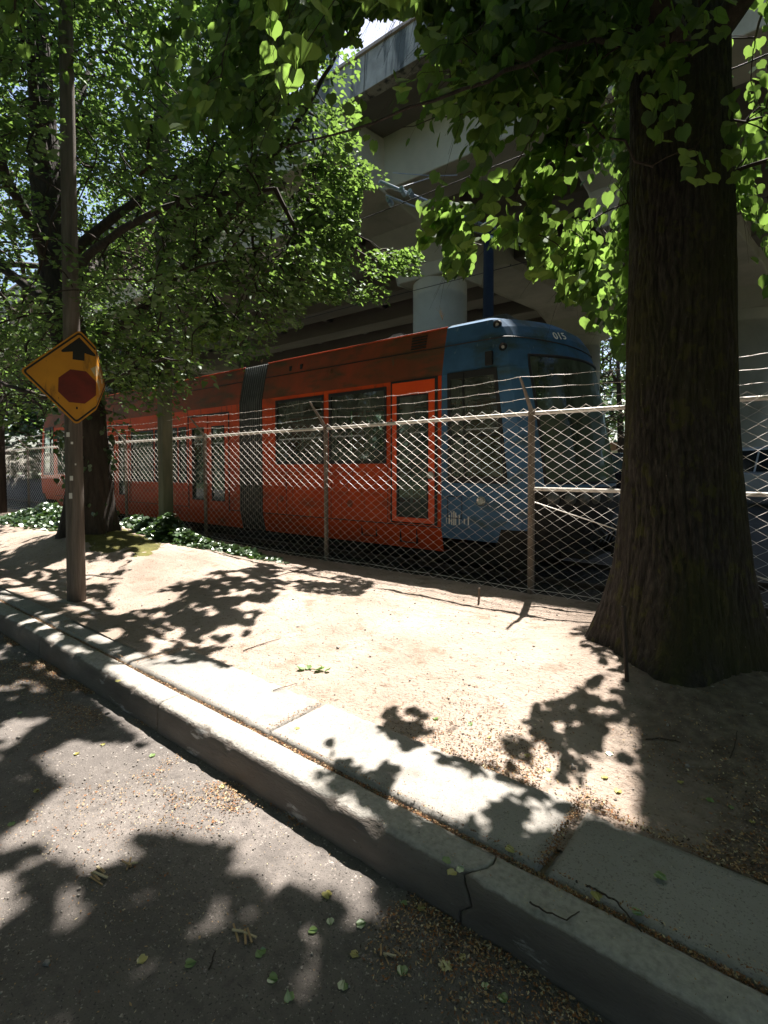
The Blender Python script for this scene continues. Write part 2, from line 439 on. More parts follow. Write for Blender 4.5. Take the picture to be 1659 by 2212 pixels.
def np_mesh(name, verts, loops, starts, totals, mats, parent=None, mi=None, smooth=False):
    me = bpy.data.meshes.new(name)
    off = world_loc(parent)
    verts = np.asarray(verts, np.float32) - np.array(off, np.float32)
    me.vertices.add(len(verts)); me.vertices.foreach_set('co', verts.ravel())
    me.loops.add(len(loops)); me.loops.foreach_set('vertex_index', np.asarray(loops, np.int32))
    me.polygons.add(len(starts))
    me.polygons.foreach_set('loop_start', np.asarray(starts, np.int32))
    me.polygons.foreach_set('loop_total', np.asarray(totals, np.int32))
    for m in mats: me.materials.append(m)
    if mi is not None: me.polygons.foreach_set('material_index', np.asarray(mi, np.int32))
    if smooth: me.polygons.foreach_set('use_smooth', np.ones(len(starts), bool))
    me.update(calc_edges=True)
    o = bpy.data.objects.new(name, me)
    COL.objects.link(o)
    if parent: o.parent = parent
    WLOC[o.name] = off.copy()
    return o

def grid_mesh(name, X, Y, Z, mats, parent=None, mi=None, smooth=True):
    ny, nx = X.shape
    verts = np.stack([X, Y, Z], -1).reshape(-1, 3)
    i = np.arange(nx - 1)[None, :] + np.arange(ny - 1)[:, None] * nx
    q = np.stack([i, i + 1, i + nx + 1, i + nx], -1).reshape(-1, 4)
    n = len(q)
    return np_mesh(name, verts, q.ravel(), np.arange(n) * 4, np.full(n, 4), mats, parent, mi, smooth)

def tag(o, label=None, cat=None, group=None, kind=None):
    if label: o['label'] = label
    if cat: o['category'] = cat
    if group: o['group'] = group
    if kind: o['kind'] = kind
    return o

def thing(name, label, cat, loc=(0, 0, 0), group=None):
    o = bpy.data.objects.new(name, None)
    COL.objects.link(o)
    o.location = loc
    o.empty_display_size = .2
    WLOC[o.name] = Vector(loc)
    return tag(o, label, cat, group)

def copy_tree(o, parent=None):
    c = o.copy(); COL.objects.link(c)
    if parent: c.parent = parent
    for ch in list(o.children):
        copy_tree(ch, c)
    return c

# ================================================================== GROUND
FENCE_Y = 5.19
def gz(X, Y):
    X = np.asarray(X, float); Y = np.asarray(Y, float)
    z = .185 + .15 * sstep(2.1, 3.7, Y)
    z = z + .09 * sstep(-5.5, -9.0, X) * sstep(2.2, 3.6, Y)
    z = z + .10 * np.exp(-((X + .6) ** 2 + (Y - 4.0) ** 2) / .75 ** 2)
    z = z + .22 * np.exp(-((X + 9.3) ** 2 + (Y - 3.6) ** 2) / 1.1 ** 2)
    z = z + .07 * np.exp(-((X + 6.9) ** 2 / 1.4 ** 2 + (Y - 4.1) ** 2 / .5 ** 2))
    z = z + .05 * (fbm(X * .9, Y * .9, seed=3) - .5) * sstep(2.0, 2.6, Y)
    z = z + .028 * (fbm(X * 5, Y * 5, seed=5) - .5) * sstep(1.9, 2.3, Y)
    z = z + .012 * (fbm(X * 22, Y * 22, seed=9, oct=3) - .5)
    z = z + .03 * sstep(-2.5, -5.5, X) * (1 - sstep(2.05, 2.4, Y))
    z = z - .24 * sstep(5.15, 5.75, Y)
    return z

xs = np.concatenate([np.linspace(-70, -16, 60)[:-1], np.linspace(-16, -5, 300)[:-1], np.linspace(-5, 2.6, 420)[:-1], np.linspace(2.6, 40, 60)])
ys = np.concatenate([np.linspace(1.93, 4.6, 170)[:-1], np.linspace(4.6, 6.0, 50)])
GX, GY = np.meshgrid(xs, ys)
GZ = gz(GX, GY)
cx = (GX[:-1, :-1] + GX[1:, 1:]) / 2; cy = (GY[:-1, :-1] + GY[1:, 1:]) / 2
mossy = (((cx + 8.4) ** 2 / 1.2 + (cy - 3.75) ** 2 / .22 + (fbm(cx * 6, cy * 6, seed=31) - .5) * 2.2) < .9).astype(int)
shade_soil = (cx + .5 * (cy - 2.2) + 1.1 * (fbm(cx * 1.7, cy * 1.7, seed=33) - .5) + .5 * (fbm(cx * 8, cy * 8, seed=34) - .5) > .0)
dirt = grid_mesh('dirt_verge', GX, GY, GZ, [M['dirt'], M['moss_dirt'], M['shade_soil']], mi=mossy.ravel())
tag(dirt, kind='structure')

gm = MB(); gm.add([(-500, -500, -.12), (500, -500, -.12), (500, 500, -.12), (-500, 500, -.12)], [(0, 1, 2, 3)])
tag(build('ground', gm, M['ground']), kind='structure')
gm = MB(); gm.add([(-120, 5.55, .10), (60, 5.55, .10), (60, 9.4, .10), (-120, 9.4, .10), (60, 12.0, .55), (-120, 12.0, .55), (60, 34, .6), (-120, 34, .6)], [(0, 1, 2, 3), (3, 2, 4, 5), (5, 4, 6, 7)])
tag(build('parking_lot', gm, M['yard']), kind='structure')

xs = np.concatenate([np.linspace(-90, -8, 80)[:-1], np.linspace(-8, 2.5, 420)[:-1], np.linspace(2.5, 50, 40)])
ys = np.concatenate([np.linspace(-12, -1.0, 20)[:-1], np.linspace(-1.0, 1.62, 110)])
RX, RY = np.meshgrid(xs, ys)
RZ = .010 * (fbm(RX * 1.2, RY * 1.2, seed=11) - .5) + .006 * (fbm(RX * 30, RY * 30, seed=12, oct=2) - .5) + .014 * sstep(1.25, 1.6, RY)
tag(grid_mesh('road', RX, RY, RZ, [M['asphalt']]), kind='structure')

# kerb stones with a broken joint
KX = [-90, -60, -40, -26, -18, -13.6, -11.4, -9.3, -7.2, -5.1, -3.06, -.90, 1.25, 3.4, 5.6, 12, 40]
kerb = bpy.data.objects.new('kerb', None); COL.objects.link(kerb); WLOC['kerb'] = Vector((0, 0, 0)); tag(kerb, kind='structure')
prof = [(1.578, -.06), (1.576, .02), (1.578, .06), (1.580, .10), (1.583, .135), (1.588, .162), (1.598, .180), (1.613, .190), (1.635, .194), (1.665, .195), (1.695, .195), (1.72, .195), (1.742, .193), (1.750, .180), (1.752, .04)]
PY = np.array([p[0] for p in prof]); PZ = np.array([p[1] for p in prof])
def jag(kx, big):
    a = .045 if big else .006
    return a * (vnoise(PY * 9 + kx * 7, PZ * 28, seed=21) - .5) * 2 + (.03 * sstep(.0, .2, PZ) if big else 0)
for i in range(len(KX) - 1):
    x0, x1 = KX[i], KX[i + 1]
    near = x1 > -12 and x0 < 3
    n = max(2, int((x1 - x0) / .022)) if near else 12
    g0 = .004 if abs(x0 + .9) > .01 else .005
    t = np.linspace(0, 1, n)[:, None]
    X = (x0 + jag(x0, abs(x0 + .9) < .01) + g0)[None, :] * (1 - t) + (x1 + jag(x1, abs(x1 + .9) < .01) - g0)[None, :] * t
    Y = np.repeat(PY[None, :], n, 0); Z = np.repeat(PZ[None, :], n, 0)
    edge = np.exp(-((Z - .175) / .03) ** 2)
    d = .014 * (fbm(X * 6, Z * 20, Y * 20, seed=22) - .5) + .007 * (fbm(X * 40, Z * 40, Y * 40, seed=23, oct=2) - .5)
    chip = np.clip(fbm(X * 9, Y * 3, seed=25, oct=3) - .60, 0, 1) * .10 * edge
    if abs(x0 + .9) < .01: chip = chip + .012 * edge * np.exp(-((X - x0) / .05) ** 2)
    if abs(x1 + .9) < .01: chip = chip + .018 * edge * np.exp(-((X - x1) / .05) ** 2)
    Y = Y + d * (PZ < .185)[None, :] + chip; Z = Z + .5 * d * (PZ > .15)[None, :] - chip * .7
    wv = .010 * (vnoise(X * .7, X * 0, seed=27) - .5)
    Y = Y + wv
    # end caps by collapsing ring to centre
    c0 = np.stack([X[0], np.full_like(PY, 1.67), np.full_like(PZ, .05)], -1); c1 = np.stack([X[-1], np.full_like(PY, 1.67), np.full_like(PZ, .05)], -1)
    X = np.vstack([c0[:, 0], X, c1[:, 0]]); Y = np.vstack([c0[:, 1], Y, c1[:, 1]]); Z = np.vstack([c0[:, 2], Z, c1[:, 2]])
    mi_ = ((Z[:-1, :-1] + Z[1:, 1:]) / 2 > .178).astype(int)
    grid_mesh('kerb_stone', X, Y, Z, [M['kerb']], kerb)

# pavement slabs
pave = bpy.data.objects.new('pavement', None); COL.objects.link(pave); WLOC['pavement'] = Vector((0, 0, 0)); tag(pave, kind='structure')
SXJ = [-60, -40, -26, -18, -14.8, -13.2, -11.6, -10.0, -8.45, -6.9, -5.35, -3.80, -2.25, -.69, .90, 2.5, 4.1, 8, 20, 40]
for i in range(len(SXJ) - 1):
    x0, x1 = SXJ[i], SXJ[i + 1]
    near = x1 > -10 and x0 < 3
    nx = int((x1 - x0) / .025) if near else 8
    ny = 30 if near else 6
    gap = .020 if x0 > -1 or x1 > -1 else .006
    us = np.linspace(0, 1, nx); vs_ = np.linspace(0, 1, ny)
    U, V = np.meshgrid(us, vs_)
    X = x0 + gap / 2 + U * (x1 - x0 - gap); Y = 1.778 + V * (.445)
    hgt = .203 + .008 * math.sin(i * 2.3)
    e = np.minimum.reduce([(X - x0 - gap / 2), (x1 - gap / 2 - X), (Y - 1.778), (2.223 - Y)])
    Z = hgt - .02 * np.exp(-e / .006) + .003 * (fbm(X * 12, Y * 12, seed=41, oct=3) - .5) - .02 * np.exp(-e / .02) * np.clip(fbm(X * 14, Y * 14, seed=43) - .55, 0, 1) * 4
    Xj = .008 * (fbm(X * 10, Y * 10, seed=45) - .5); Yj = .008 * (fbm(X * 8, Y * 8, seed=47) - .5)
    X = X + Xj * (e < .02); Y = Y + Yj * (e < .02)
    # skirt
    def ring(a, zlow): return a
    X = np.pad(X, 1, mode='edge'); Y = np.pad(Y, 1, mode='edge'); Zp = np.pad(Z, 1, mode='edge')
    Zp[0, :] = .05; Zp[-1, :] = .05; Zp[:, 0] = .05; Zp[:, -1] = .05
    grid_mesh('slab', X, Y, Zp, [M['concrete']], pave)
gm = MB(); gm.add([(-90, 1.74, .165), (40, 1.74, .165), (40, 1.96, .165), (-90, 1.96, .165)], [(0, 1, 2, 3)])
build('joint_filling', gm, M['dirt'], pave)

# tracks
tr = thing('tram_track', 'rusty near rail pair on dark ballast beneath the tram', 'rails', (-8, 7.22, .1))
gx = np.linspace(-60, 30, 700); gy = np.linspace(5.5, 9.2, 50)
BX, BY = np.meshgrid(gx, gy)
BZ = .115 + .05 * (vnoise(BX * 14, BY * 14, seed=51)) * 1.0 + .02 * vnoise(BX * 4, BY * 4, seed=52)
BZ[0, :] = .05; BZ[-1, :] = .05
tag(grid_mesh('ballast', BX, BY, BZ, [M['ballast']], smooth=False), kind='structure')
for y in (6.5, 7.94):
    mb = MB(); mb.box(-60, 30, y - .035, y + .035, .20, .235); mb.box(-60, 30, y - .01, y + .01, .12, .2); mb.box(-60, 30, y - .06, y + .06, .10, .13)
    build('rail', mb, M['steel'], tr)
for k in range(60):
    x = -40 + k * .75
    mb = MB(); mb.box(x, x + .24, 6.0, 8.45, .09, .165)
    build('sleeper', mb, M['under'], tr)

# ================================================================== CHAIN-LINK FENCE
FX0 = -2.15; BAY = 3.05
RAILZ = 2.24
fence = thing('chain_link_fence', 'tall rusty chain-link fence topped by three strands of barbed wire, in front of the tram', 'fence', (FX0, FENCE_Y, .3))
FOFF = world_loc(fence)
NW = 38; PW = BAY / NW; DH = .108
wb = MB()
for i in range(NW):
    c = (i + .5) * PW
    pts = []
    z = -.02; k = 0
    nseg = int((RAILZ + .045 - .33) / (DH / 2))
    for k in range(nseg + 1):
        s_ = 1 if (k + i) % 2 == 0 else -1
        zz = RAILZ + .045 - (nseg - k) * DH / 2
        pts.append((c + s_ * (PW * .5 + .0035), (.004 if s_ > 0 else -.004) + .006 * math.sin(c * 3 + zz * 2), zz))
    wb.tube(pts, .0026, 4, cap=False)
wm = bpy.data.meshes.new('wire_mesh')
wm.from_pydata(wb.v, [], wb.f); wm.materials.append(M['galv']); wm.update()
for b in range(-8, 3):
    x = FX0 + b * BAY
    o = bpy.data.objects.new('wire_mesh', wm); COL.objects.link(o); o.parent = fence
    o.location = (x - FOFF.x, -.045, -FOFF.z); 
    o['kind'] = 'stuff'
for b in range(-8, 4):
    x = FX0 + b * BAY + (0.0 if b != -4 else .15)
    g = float(gz(x, FENCE_Y))
    pm = MB(); pr = .031 if b != 0 else .036
    pm.tube([(x, FENCE_Y, g - .1), (x + random.uniform(-.008, .008), FENCE_Y, RAILZ + .01)], pr, 14)
    po = build('post', pm, M['fence_post'], fence, smooth=False)
    am = MB(); am.tube([(x, FENCE_Y - .0, RAILZ - .02), (x, FENCE_Y - .05, RAILZ + .05), (x, FENCE_Y - .31, RAILZ + .33)], [.034, .022, .012], 10)
    am.lathe((x, FENCE_Y, RAILZ - .06), [(.04, 0), (.042, .07), (.03, .10)], 14)
    build('barb_arm', am, M['fence_post'], po)
rm = MB(); rm.tube([(FX0 - 8 * BAY + BAY * k / 2, FENCE_Y, RAILZ - .01 + .004 * math.sin(k * 2.1)) for k in range(23)], .0215, 12)
build('top_rail', rm, M['galv'], fence, smooth=True)
rm = MB(); rm.tube([(FX0 + .02, FENCE_Y, 1.44), (FX0 + 2 * BAY, FENCE_Y, 1.44)], .020, 12)
build('brace_rail', rm, M['galv'], fence, smooth=True)
rm = MB(); rm.tube([(FX0 + .03, FENCE_Y + .01, 1.30), (FX0 + BAY, FENCE_Y + .01, .45)], .006, 6)
build('truss_rod', rm, M['galv'], fence)
for (dy, dz) in ((-.31, .33), (-.215, .235), (-.12, .135)):
    bm_ = MB(); pts = []; x = FX0 - 8 * BAY
    n = int(11 * BAY / .06)
    for k in range(n + 1):
        xx = x + k * .06
        fr = ((xx - FX0) / BAY) % 1.0
        sag = -.045 * 4 * fr * (1 - fr)
        pts.append((xx, FENCE_Y + dy + .003 * math.sin(xx * 31 + dz * 50), RAILZ + dz + sag + .004 * math.sin(xx * 19 + dz * 90)))
        if k % 2 == 0 and xx > -22:
            c = Vector(pts[-1])
            for q in range(2):
                a = random.uniform(0, 6.28)
                d = Vector((random.uniform(-.4, .4), math.cos(a), math.sin(a))).normalized() * .015
                bm_.tube([c - d, c + d], .0014, 3, cap=False)
    bm_.tube(pts, .0019, 5)
    build('barbed_wire', bm_, M['galv'], fence)
# bottom tension wire
tw = MB(); tw.tube([(x, FENCE_Y - .05, float(gz(x, FENCE_Y - .05)) + .05) for x in np.linspace(-26, 6, 90)], .003, 5)
build('tension_wire', tw, M['galv'], fence)

# ================================================================== TRAM
TY0, TY1 = 6.0, 8.45
tram = thing('tram', 'derelict orange articulated tram with a blue cab, parked behind the fence', 'tram', (-10.5, 7.22, .235))

def side_grid(mb, xs0, xs1, z0, z1, holes, y, y_of=None):
    """flat side wall with rectangular openings"""
    X = sorted(set([xs0, xs1] + [h[0] for h in holes] + [h[1] for h in holes]))
    Z = sorted(set([z0, z1] + [h[2] for h in holes] + [h[3] for h in holes]))
    for i in range(len(X) - 1):
        for j in range(len(Z) - 1):
            cx, cz = (X[i] + X[i + 1]) / 2, (Z[j] + Z[j + 1]) / 2
            if any(h[0] < cx < h[1] and h[2] < cz < h[3] for h in holes): continue
            mb.add([(X[i], y, Z[j]), (X[i + 1], y, Z[j]), (X[i + 1], y, Z[j + 1]), (X[i], y, Z[j + 1])], [(0, 1, 2, 3)])

def ins(z):
    return float(np.interp(z, [.5, .84, 2.90, 2.98, 3.34, 3.61, 3.68], [.07, 0, 0, .012, .085, .15, .30]))

def cornice(mb, x0, x1, levels, far=False, nx=1):
    for j in range(len(levels) - 1):
        for i in range(nx):
            a = x0 + (x1 - x0) * i / nx; b = x0 + (x1 - x0) * (i + 1) / nx
            if not far:
                ya, yb = TY0 + ins(levels[j]), TY0 + ins(levels[j + 1])
            else:
                ya, yb = TY1 - ins(levels[j]), TY1 - ins(levels[j + 1])
            mb.add([(a, ya, levels[j]), (b, ya, levels[j]), (b, yb, levels[j + 1]), (a, yb, levels[j + 1])], [(0, 1, 2, 3)])

def frame_window(parent, x0, x1, z0, z1, y, glass, fr=.045, sgn=-1, nm='window'):
    mb = MB()
    t = fr
    ya, yb = (y - .012, y + .03) if sgn < 0 else (y - .03, y + .012)
    mb.box(x0, x1, ya, yb, z0, z0 + t); mb.box(x0, x1, ya, yb, z1 - t, z1)
    mb.box(x0, x0 + t, ya, yb, z0 + t, z1 - t); mb.box(x1 - t, x1, ya, yb, z0 + t, z1 - t)
    f = build(nm, mb, M['rubber'], parent)
    g = MB(); g.add([(x0 + t, y + .006, z0 + t), (x1 - t, y + .006, z0 + t), (x1 - t, y + .006, z1 - t), (x0 + t, y + .006, z1 - t)], [(0, 1, 2, 3)])
    build('pane', g, glass, f)
    return f

def tram_door(parent, x0, x1, z0, z1, gx0, gx1, gz0, gz1, mat):
    y = TY0 + .012
    mb = MB(); side_grid(mb, x0, x1, z0, z1, [(gx0, gx1, gz0, gz1)], y - .02)
    # thickness around opening
    for (a, b, c, d) in ((gx0, gx0, gz0, gz1), (gx1, gx1, gz0, gz1)):
        mb.add([(a, y - .02, c), (a, y + .03, c), (a, y + .03, d), (a, y - .02, d)], [(0, 1, 2, 3)])
    for c in (gz0, gz1):
        mb.add([(gx0, y - .02, c), (gx1, y - .02, c), (gx1, y + .03, c), (gx0, y + .03, c)], [(0, 1, 2, 3)])
    for (a, c, b, d) in ((x0, z0, x0, z1), (x1, z0, x1, z1), (x0, z0, x1, z0), (x0, z1, x1, z1)):
        mb.add([(a, y - .02, c), (b, y - .02, d), (b, y + .04, d), (a, y + .04, c)], [(0, 1, 2, 3)])
    d = build('door', mb, mat, parent)
    g = MB(); side = .022
    g.box(gx0, gx1, y - .026, y + .02, gz0, gz0 + side); g.box(gx0, gx1, y - .026, y + .02, gz1 - side, gz1)
    g.box(gx0, gx0 + side, y - .026, y + .02, gz0 + side, gz1 - side); g.box(gx1 - side, gx1, y - .026, y + .02, gz0 + side, gz1 - side)
    build('seal', g, M['rubber'], d)
    g = MB(); g.add([(gx0, y - .006, gz0), (gx1, y - .006, gz0), (gx1, y - .006, gz1), (gx0, y - .006, gz1)], [(0, 1, 2, 3)])
    build('pane', g, M['tram_glass'], d)
    return d

W_C = [(-7.28, -6.06, 1.73, 2.87), (-5.94, -4.74, 1.73, 2.87)]
D_C = [(-4.66, -3.86, .86, 2.93)]
W_M = [(-12.78, -11.66, 1.35, 2.56), (-11.60, -10.62, 1.35, 2.56), (-10.56, -10.24, 1.35, 2.56)]
D_M = [(-14.28, -12.86, .80, 2.78), (-10.17, -8.69, .80, 2.78)]
W_R = [(-17.5, -16.6, 1.5, 2.8), (-16.5, -15.6, 1.5, 2.8)]
SECT = [(-7.66, -3.78, W_C, D_C), (-14.66, -8.36, W_M, D_M), (-17.72, -15.36, W_R, [])]
for si, (x0, x1, W, D) in enumerate(SECT):
    mb = MB()
    side_grid(mb, x0, x1, .84, 2.90, W + D, TY0)
    side_grid(mb, x0, x1, .84, 2.90, W, TY1)
    cornice(mb, x0, x1, [.50, .84]); cornice(mb, x0, x1, [.50, .84], True)
    mb.add([(x0, TY0 + .07, .5), (x1, TY0 + .07, .5), (x1, TY1 - .07, .5), (x0, TY1 - .07, .5)], [(0, 1, 2, 3)])
    body = build('body', mb, M['orange'], tram)
    for far_ in (False, True):
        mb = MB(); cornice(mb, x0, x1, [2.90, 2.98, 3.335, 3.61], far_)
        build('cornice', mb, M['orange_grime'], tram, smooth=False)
    mb = MB()
    mb.add([(x0, TY0 + .15, 3.61), (x1, TY0 + .15, 3.61), (x1, TY0 + .24, 3.63), (x0, TY0 + .24, 3.63), (x0, TY1 - .24, 3.63), (x1, TY1 - .24, 3.63), (x1, TY1 - .15, 3.61), (x0, TY1 - .15, 3.61)],
           [(0, 1, 2, 3), (3, 2, 5, 4), (4, 5, 6, 7)])
    build('roof', mb, M['roofbox'], tram)
    # seams standing proud / drip rail
    mb = MB()
    mb.tube([(x0, TY0 + ins(3.34) - .004, 3.335), (x1, TY0 + ins(3.34) - .004, 3.335)], .007, 6)
    build('seam', mb, M['rubber'], tram)
    mb = MB(); mb.tube([(x0, TY0 + .15, 3.615), (x1, TY0 + .15, 3.615)], .011, 8)
    build('drip_rail', mb, M['orange'], tram, smooth=True)
    mb = MB(); mb.box(x0, x1, TY0 - .006, TY0 + .01, .832, .846)
    build('skirt_seam', mb, M['rubber'], tram)
    for w in W:
        frame_window(tram, w[0], w[1], w[2], w[3], TY0, M['tram_glass'])
        frame_window(tram, w[0], w[1], w[2], w[3], TY1, M['tram_glass'], sgn=1)
    # interior
    mb = MB()
    mb.add([(x0, TY0 + .05, .98), (x1, TY0 + .05, .98), (x1, TY1 - .05, .98), (x0, TY1 - .05, .98)], [(0, 1, 2, 3)])
    mb.add([(x0, TY0 + .05, 2.93), (x1, TY0 + .05, 2.93), (x1, TY1 - .05, 2.93), (x0, TY1 - .05, 2.93)], [(0, 1, 2, 3)])
    build('interior_lining', mb, M['interior'], tram)
    k = x0 + .5
    while k < x1 - .5:
        for yy in (TY0 + .35, TY1 - .8):
            mb = MB(); mb.box(k, k + .42, yy, yy + .45, 1.35, 1.44); mb.box(k, k + .06, yy, yy + .45, 1.44, 1.98); mb.box(k + .1, k + .3, yy + .15, yy + .3, .98, 1.35)
            build('seat', mb, M['seat_blue'], tram, bevel=.015)
        mb = MB(); mb.tube([(k + .55, TY0 + .85, .98), (k + .55, TY0 + .85, 2.93)], .018, 8)
        build('grab_pole', mb, M['chrome'], tram, smooth=True)
        k += .86

tram_door(tram, -4.63, -3.89, .88, 2.90, -4.545, -3.99, .95, 2.71, M['orange_clean'])
for (a, b) in ((-14.25, -13.585), (-13.555, -12.89), (-10.14, -9.445), (-9.415, -8.72)):
    tram_door(tram, a, b, .82, 2.74, a + .12, b - .12, 1.0, 2.52, M['orange'])
mb = MB(); mb.box(-4.655, -4.635, TY0 - .01, TY0 + .04, .86, 2.93); mb.box(-3.885, -3.84, TY0 - .01, TY0 + .04, .86, 2.93)
mb.box(-4.6355, -3.8845, TY0 - .01, TY0 + .04, 2.905, 2.93)
build('door_surround', mb, M['rubber'], tram)
for (a, b) in ((-14.28, -12.86), (-10.17, -8.69)):
    mb = MB()
    mb.box(a, a + .02, TY0 - .01, TY0 + .04, .8, 2.78); mb.box(b - .02, b, TY0 - .01, TY0 + .04, .8, 2.78); mb.box(a + .0195, b - .0195, TY0 - .01, TY0 + .04, 2.75, 2.78)
    build('door_surround', mb, M['rubber'], tram)
# panel seams below windows, hatches, recessed handles
mb = MB()
for x in (-7.0, -5.9, -4.72): mb.box(x, x + .008, TY0 - .004, TY0 + .01, .85, 1.72)
for x in (-12.8, -10.2, -14.45): mb.box(x, x + .008, TY0 - .004, TY0 + .01, .85, 2.9)
for (a, b, c, d) in ((-5.25, -4.95, .62, .82), (-4.5, -4.2, .58, .80)):
    for (p, q, r_, s_) in ((a, b, c, c + .008), (a, b, d - .008, d), (a, a + .008, c, d), (b - .008, b, c, d)):
        mb.box(p, q, TY0 + .01, TY0 + .06, r_, s_)
build('panel_seam', mb, M['rubber'], tram)
for (x, z) in ((-7.13, 1.12), (-5.48, 1.10), (-5.98, 3.24)):
    mb = MB()
    for k in range(10):
        pass
    y = TY0 - .006 + ins(z)
    mb.lathe((x, y, z), [(.0, -.004), (.055, -.004), (.06, .006), (.038, .004), (.03, -.012), (.0, -.012)], 16, axis='y')
    mb.box(x - .02, x + .045, y - .014, y, z - .025, z + .02)
    build('recessed_latch', mb, M['orange_grime'], tram)
mb = MB(); mb.lathe((-3.95, TY0 - .018, 1.56), [(0, -.02), (.035, -.02), (.055, -.006), (.06, .01)], 18, axis='y')
build('door_button', mb, M['chrome'], tram, smooth=False)
# roof-edge louvres and drain holes
mb = MB()
for k in range(5):
    z = 3.37 + k * .042
    y = TY0 + ins(z)
    mb.box(-4.36 - .02 * 0, -4.10, y - .010, y + .02, z, z + .016)
build('louvre', mb, M['rubber'], tram)
for x in (-7.02, -6.74):
    mb = MB(); y = TY0 + ins(3.42); mb.box(x, x + .06, y - .008, y + .02, 3.36, 3.47)
    build('drain_hole', mb, M['rubber'], tram)

# bellows
for (x0, x1) in ((-8.36, -7.66), (-15.36, -14.66)):
    n = 11
    zl = [.50, .84, 2.90, 3.335, 3.61]
    core = MB()
    for i in range(n * 2):
        a = x0 + (x1 - x0) * i / (n * 2); b = x0 + (x1 - x0) * (i + 1) / (n * 2)
        oa = .0 if i % 2 == 0 else .05; ob = .05 if i % 2 == 0 else .0
        for far in (0, 1):
            for j in range(len(zl) - 1):
                def yy(z, o): return (TY0 + .02 + ins(z) + o) if not far else (TY1 - .02 - ins(z) - o)
                core.add([(a, yy(zl[j], oa), zl[j]), (b, yy(zl[j], ob), zl[j]), (b, yy(zl[j + 1], ob), zl[j + 1]), (a, yy(zl[j + 1], oa), zl[j + 1])], [(0, 1, 2, 3)])
        core.add([(a, TY0 + .17 + oa, 3.61 - oa), (b, TY0 + .17 + ob, 3.61 - ob), (b, TY1 - .17 - ob, 3.61 - ob), (a, TY1 - .17 - oa, 3.61 - oa)], [(0, 1, 2, 3)])
    bl = build('bellows', core, M['bellows'], tram)
    for i in range(n + 1):
        x = x0 + (x1 - x0) * i / n
        rb = MB(); rb.tube([(x, TY0 + .014 + ins(z), z) for z in zl] + [(x, TY0 + .3, 3.625)], .008, 6)
        build('rib', rb, M['bellows_rib'], bl, smooth=True)

# cabs (lofted)
CZ = [.50, .70, .88, 1.15, 1.42, 1.475, 1.9, 2.4, 2.93, 3.08, 3.20, 3.34, 3.48, 3.60, 3.665]
XC = np.interp(CZ, [.5, .9, 1.2, 1.45, 2.3, 3.1, 3.34, 3.55, 3.665], [-2.80, -2.62, -2.54, -2.53, -2.62, -2.76, -2.84, -2.96, -3.15])
XM = np.interp(CZ, [.5, .9, 1.2, 1.45, 2.3, 3.1, 3.34, 3.50, 3.60, 3.665], [-2.15, -1.92, -1.86, -1.88, -2.02, -2.19, -2.27, -2.38, -2.55, -2.85])
SF = [0, .10, .82, .93]
QF = [-1.0, -.985, -.95, -.88, -.75, -.6, -.45, -.3, -.15, 0, .15, .3, .45, .6, .75, .88, .95, .985, 1.0]
def cab_pts(xr, flip):
    rows = []
    for i, z in enumerate(CZ):
        hw = 1.225 - ins(z); cyy = 7.225
        row = []
        for f in SF:
            row.append((xr0 + (XC[i] - .06 - xr0) * f, cyy - hw, z))
        for q in QF:
            e = 1 - abs(q) ** 2.3
            yq = math.copysign(1 - (1 - abs(q)) ** 1.0, q)
            row.append((XC[i] - .06 * abs(q) ** 30 + (XM[i] - XC[i]) * e, cyy + hw * yq, z))
        for f in reversed(SF):
            row.append((xr0 + (XC[i] - .06 - xr0) * f, cyy + hw, z))
        rows.append(row)
    if flip:
        rows = [[(-21.5 - p[0], p[1], p[2]) for p in r] for r in rows]
    return rows
xr0 = -3.78
